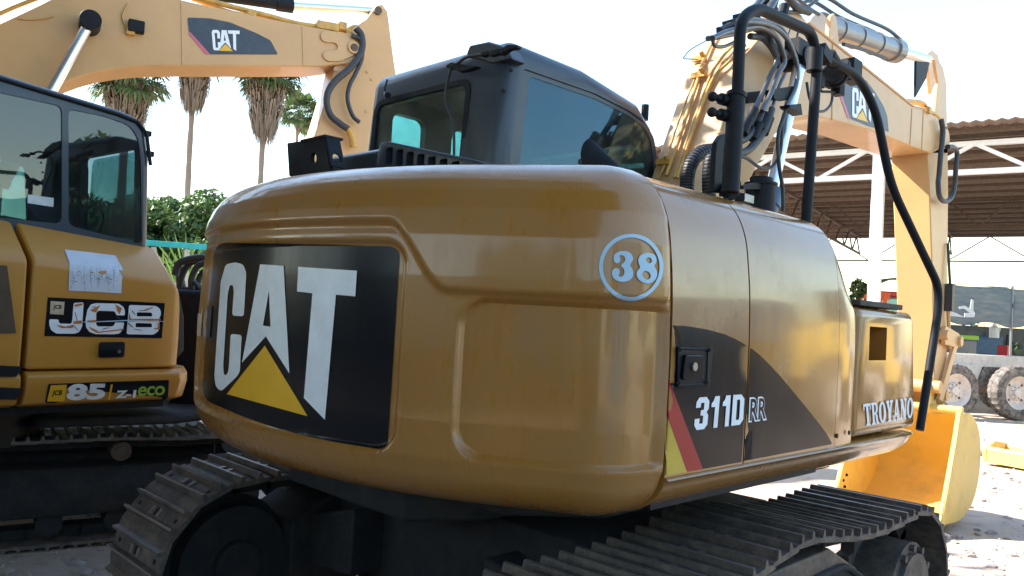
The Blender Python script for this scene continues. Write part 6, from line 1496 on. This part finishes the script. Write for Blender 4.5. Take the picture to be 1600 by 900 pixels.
# mount stub with small lamp, and boom cylinder pin
bm = bmesh.new(); c = o2(213, 42, .03); box(bm, c, (.10,.16,.13), Matrix.Rotation(h2,3,'Z')); link('boom_lamp', bm, M['black'], BM2, bevel=.01); link('lamp_bracket', B(o2(204, 50, .02), (.08,.08,.07), Matrix.Rotation(h2,3,'Z')), M['goldpipe'], BM2)
a = o2(141, 34, .18); b = o2(68, 164, .18)
cy = cylinder('boom_cylinder', b+(b-a)*.9, a, .085, .45, .052, ('boom','chrome'), X2)
bm = bmesh.new(); cyl(bm, a-P2.n*.18, a+P2.n*.09, .105, 32); link('rod_eye', bm, M['black'], cy, bevel=.01)
# stick
s2 = [(588,9),(597,6),(606,18),(609,40),(616,95),(621,128),(612,190),(598,250),(585,420),(570,560),(500,560),(470,420),(470,330),(478,250),(498,190),(516,130),(524,103),(530,80),(552,44),(572,30)]
ST2 = link('stick', prism([o2(x, y, -.06) for x, y in s2], P2.n*-.42), M['boom'], X2, bevel=.018)
bm = bmesh.new(); c = o2(590, 17, -.05); cyl(bm, c-P2.n*.5, c+P2.n*.03, .05, 20); link('stick_pin', bm, M['rust'], ST2, smooth=40)
bm = bmesh.new(); c = o2(*zf4(400,348), -.05); cyl(bm, c, c+P2.n*.02, .03, 14)
for x, y in ((450,328),(560,362),(582,400),(555,560)): c = o2(*zf4(x, y), -.05); cyl(bm, c, c+P2.n*.012, .014, 10)
link('stick_bolt', bm, M['boom'], ST2)
link('bucket', prism([o2(x, y, .1) for x, y in ((480,545),(660,560),(690,640),(640,700),(520,705),(455,640))], P2.n*-1.1), M['bucket'], X2, bevel=.05)
# stick cylinder
a = o2(300, -14, -.25); b = o2(457, 9, -.25); c = o2(585, 17, -.25); d = (b-a).normalized(); bm = bmesh.new(); cyl(bm, a-d*.5, b, .072, 28); cyl(bm, b-d*.19, b, .090, 28); s_ = link('stick_cylinder', bm, M['black'], X2, smooth=35); link('rod', T([b, c], .046, 20), M['chrome'], s_, smooth=35)
# pipes on top of the boom
for pts, r, o in (([(300,-6),(360,10),(420,25),(470,38),(520,44),(548,50)], .032, -.1), ([(150,-12),(80,-8),(30,8),(-20,30)], .024, .0), ([(110,-4),(60,18),(0,42)], .022, -.15), ([(300,-2),(365,20),(430,30),(480,42),(540,52)], .026, -.4), ([(535,50),(556,42),(565,50)], .03, -.15)):
    link('boom_pipe', T(smoothpts([o2(x, y, o) for x, y in pts], 5), r, 10), M['goldpipe'], BM2, smooth=50)
bm = bmesh.new()
for x, y in ((175,0),(275,2),(392,24),(500,40),(512,42),(522,44),(534,42),(545,58)): box(bm, o2(x, y, -.08), (.12,.10,.10), Matrix.Rotation(h2,3,'Z'))
link('pipe_clamp', bm, M['goldpipe'], BM2, bevel=.01)
for pts, r in (([(500,140),(528,175),(535,230),(520,280),(470,345),(405,400),(365,455),(355,520),(375,580),(420,620),(465,650)], .042), ([(480,180),(520,195),(535,240),(530,300),(500,370),(470,430),(460,500),(485,580),(520,615)], .026)):
    link('stick_hose', T(smoothpts([o2(*zf4(x, y), .05) for x, y in pts], 5), r, 10), M['hose'], X2, smooth=60)
bm = bmesh.new(); tube(bm, [o2(*zf4(x, y), .05) for x, y in ((462,645),(480,680),(490,740))], .045, 10); link('hose_fitting', bm, M['goldpipe'], X2)
link('wire', T(smoothpts([o2(x/3.2, y/3.2, .01) for x, y in ((85,92),(150,100),(230,92),(270,80))], 5), .006, 6), M['goldpipe'], BM2); link('wire', T(smoothpts([o2(x/3.2, y/3.2, .012) for x, y in ((640,20),(612,75),(622,120),(640,165))], 5), .01, 6), M['goldpipe'], BM2)
# body far left: upper structure and tracks, outside and behind the amber machine
rt = Matrix.Rotation(h2, 3, 'Z'); base2 = X2.location
def l2(x, y, z): return base2 + rt @ Vector((x, y, z))
link('upper_body', prism([l2(x, y, 1.15) for x, y in ((-1.3,-2.5),(1.3,-2.5),(1.3,.6),(-1.3,.6))], (0,0,1.1)), M['boom'], X2, bevel=.1, seg=3)
link('cab', prism([l2(x, y, 1.3) for x, y in ((-1.35,-.5),(-.4,-.5),(-.4,1.2),(-1.35,1.2))], (0,0,1.7)), M['cabblack'], X2, bevel=.1)
for sx in (-1.15, 1.15):
    link('track', prism([l2(sx-.3, y, z) for y, z in ((-1.9,.1),(-2.2,.45),(-1.9,.85),(1.9,.85),(2.2,.45),(1.9,.1))], rt @ Vector((.6,0,0))), M['track'], X2, bevel=.06)
link('slew_ring', T([l2(0,-.6,.7), l2(0,-.6,1.2)], .7, 32), M['black'], X2)

# loose pieces of clamp-like parts become parts of their own
def split_loose(name):
    for o in [o for o in COL.objects if o.type == 'MESH' and o.name.split('.')[0] == name]:
        bm = bmesh.new(); bm.from_mesh(o.data); bm.verts.ensure_lookup_table(); seen = {}; k = 0
        for v in bm.verts:
            if v in seen: continue
            st_ = [v]; seen[v] = k
            while st_:
                a = st_.pop()
                for e in a.link_edges:
                    b_ = e.other_vert(a)
                    if b_ not in seen: seen[b_] = k; st_.append(b_)
            k += 1
        if k < 2: bm.free(); continue
        for i in range(k):
            c = bm.copy(); vs = list(c.verts); mp = [seen[v] for v in bm.verts]
            bmesh.ops.delete(c, geom=[vs[j] for j in range(len(vs)) if mp[j] != i], context='VERTS')
            me = bpy.data.meshes.new(name); c.to_mesh(me); c.free()
            for mm in o.data.materials: me.materials.append(mm)
            if i == 0: o.data = me
            else:
                n = o.copy(); n.data = me; COL.objects.link(n)
        bm.free()
for nm in ('stick_ear', 'cylinder_bracket', 'bucket_ear', 'bucket_pin', 'rail_clamp', 'hose_clamp', 'guard_bolt', 'rubber_knob', 'cutter_bolt', 'pillar_bolt', 'pipe_clamp', 'weld_seam', 'boom_lamp', 'console', 'work_light', 'slotted_hole', 'vent_slot', 'stick_bolt', 'edge_flange', 'hinge'): split_loose(nm)
for o in COL.objects:
    if 'rootm' in o: del o['rootm']
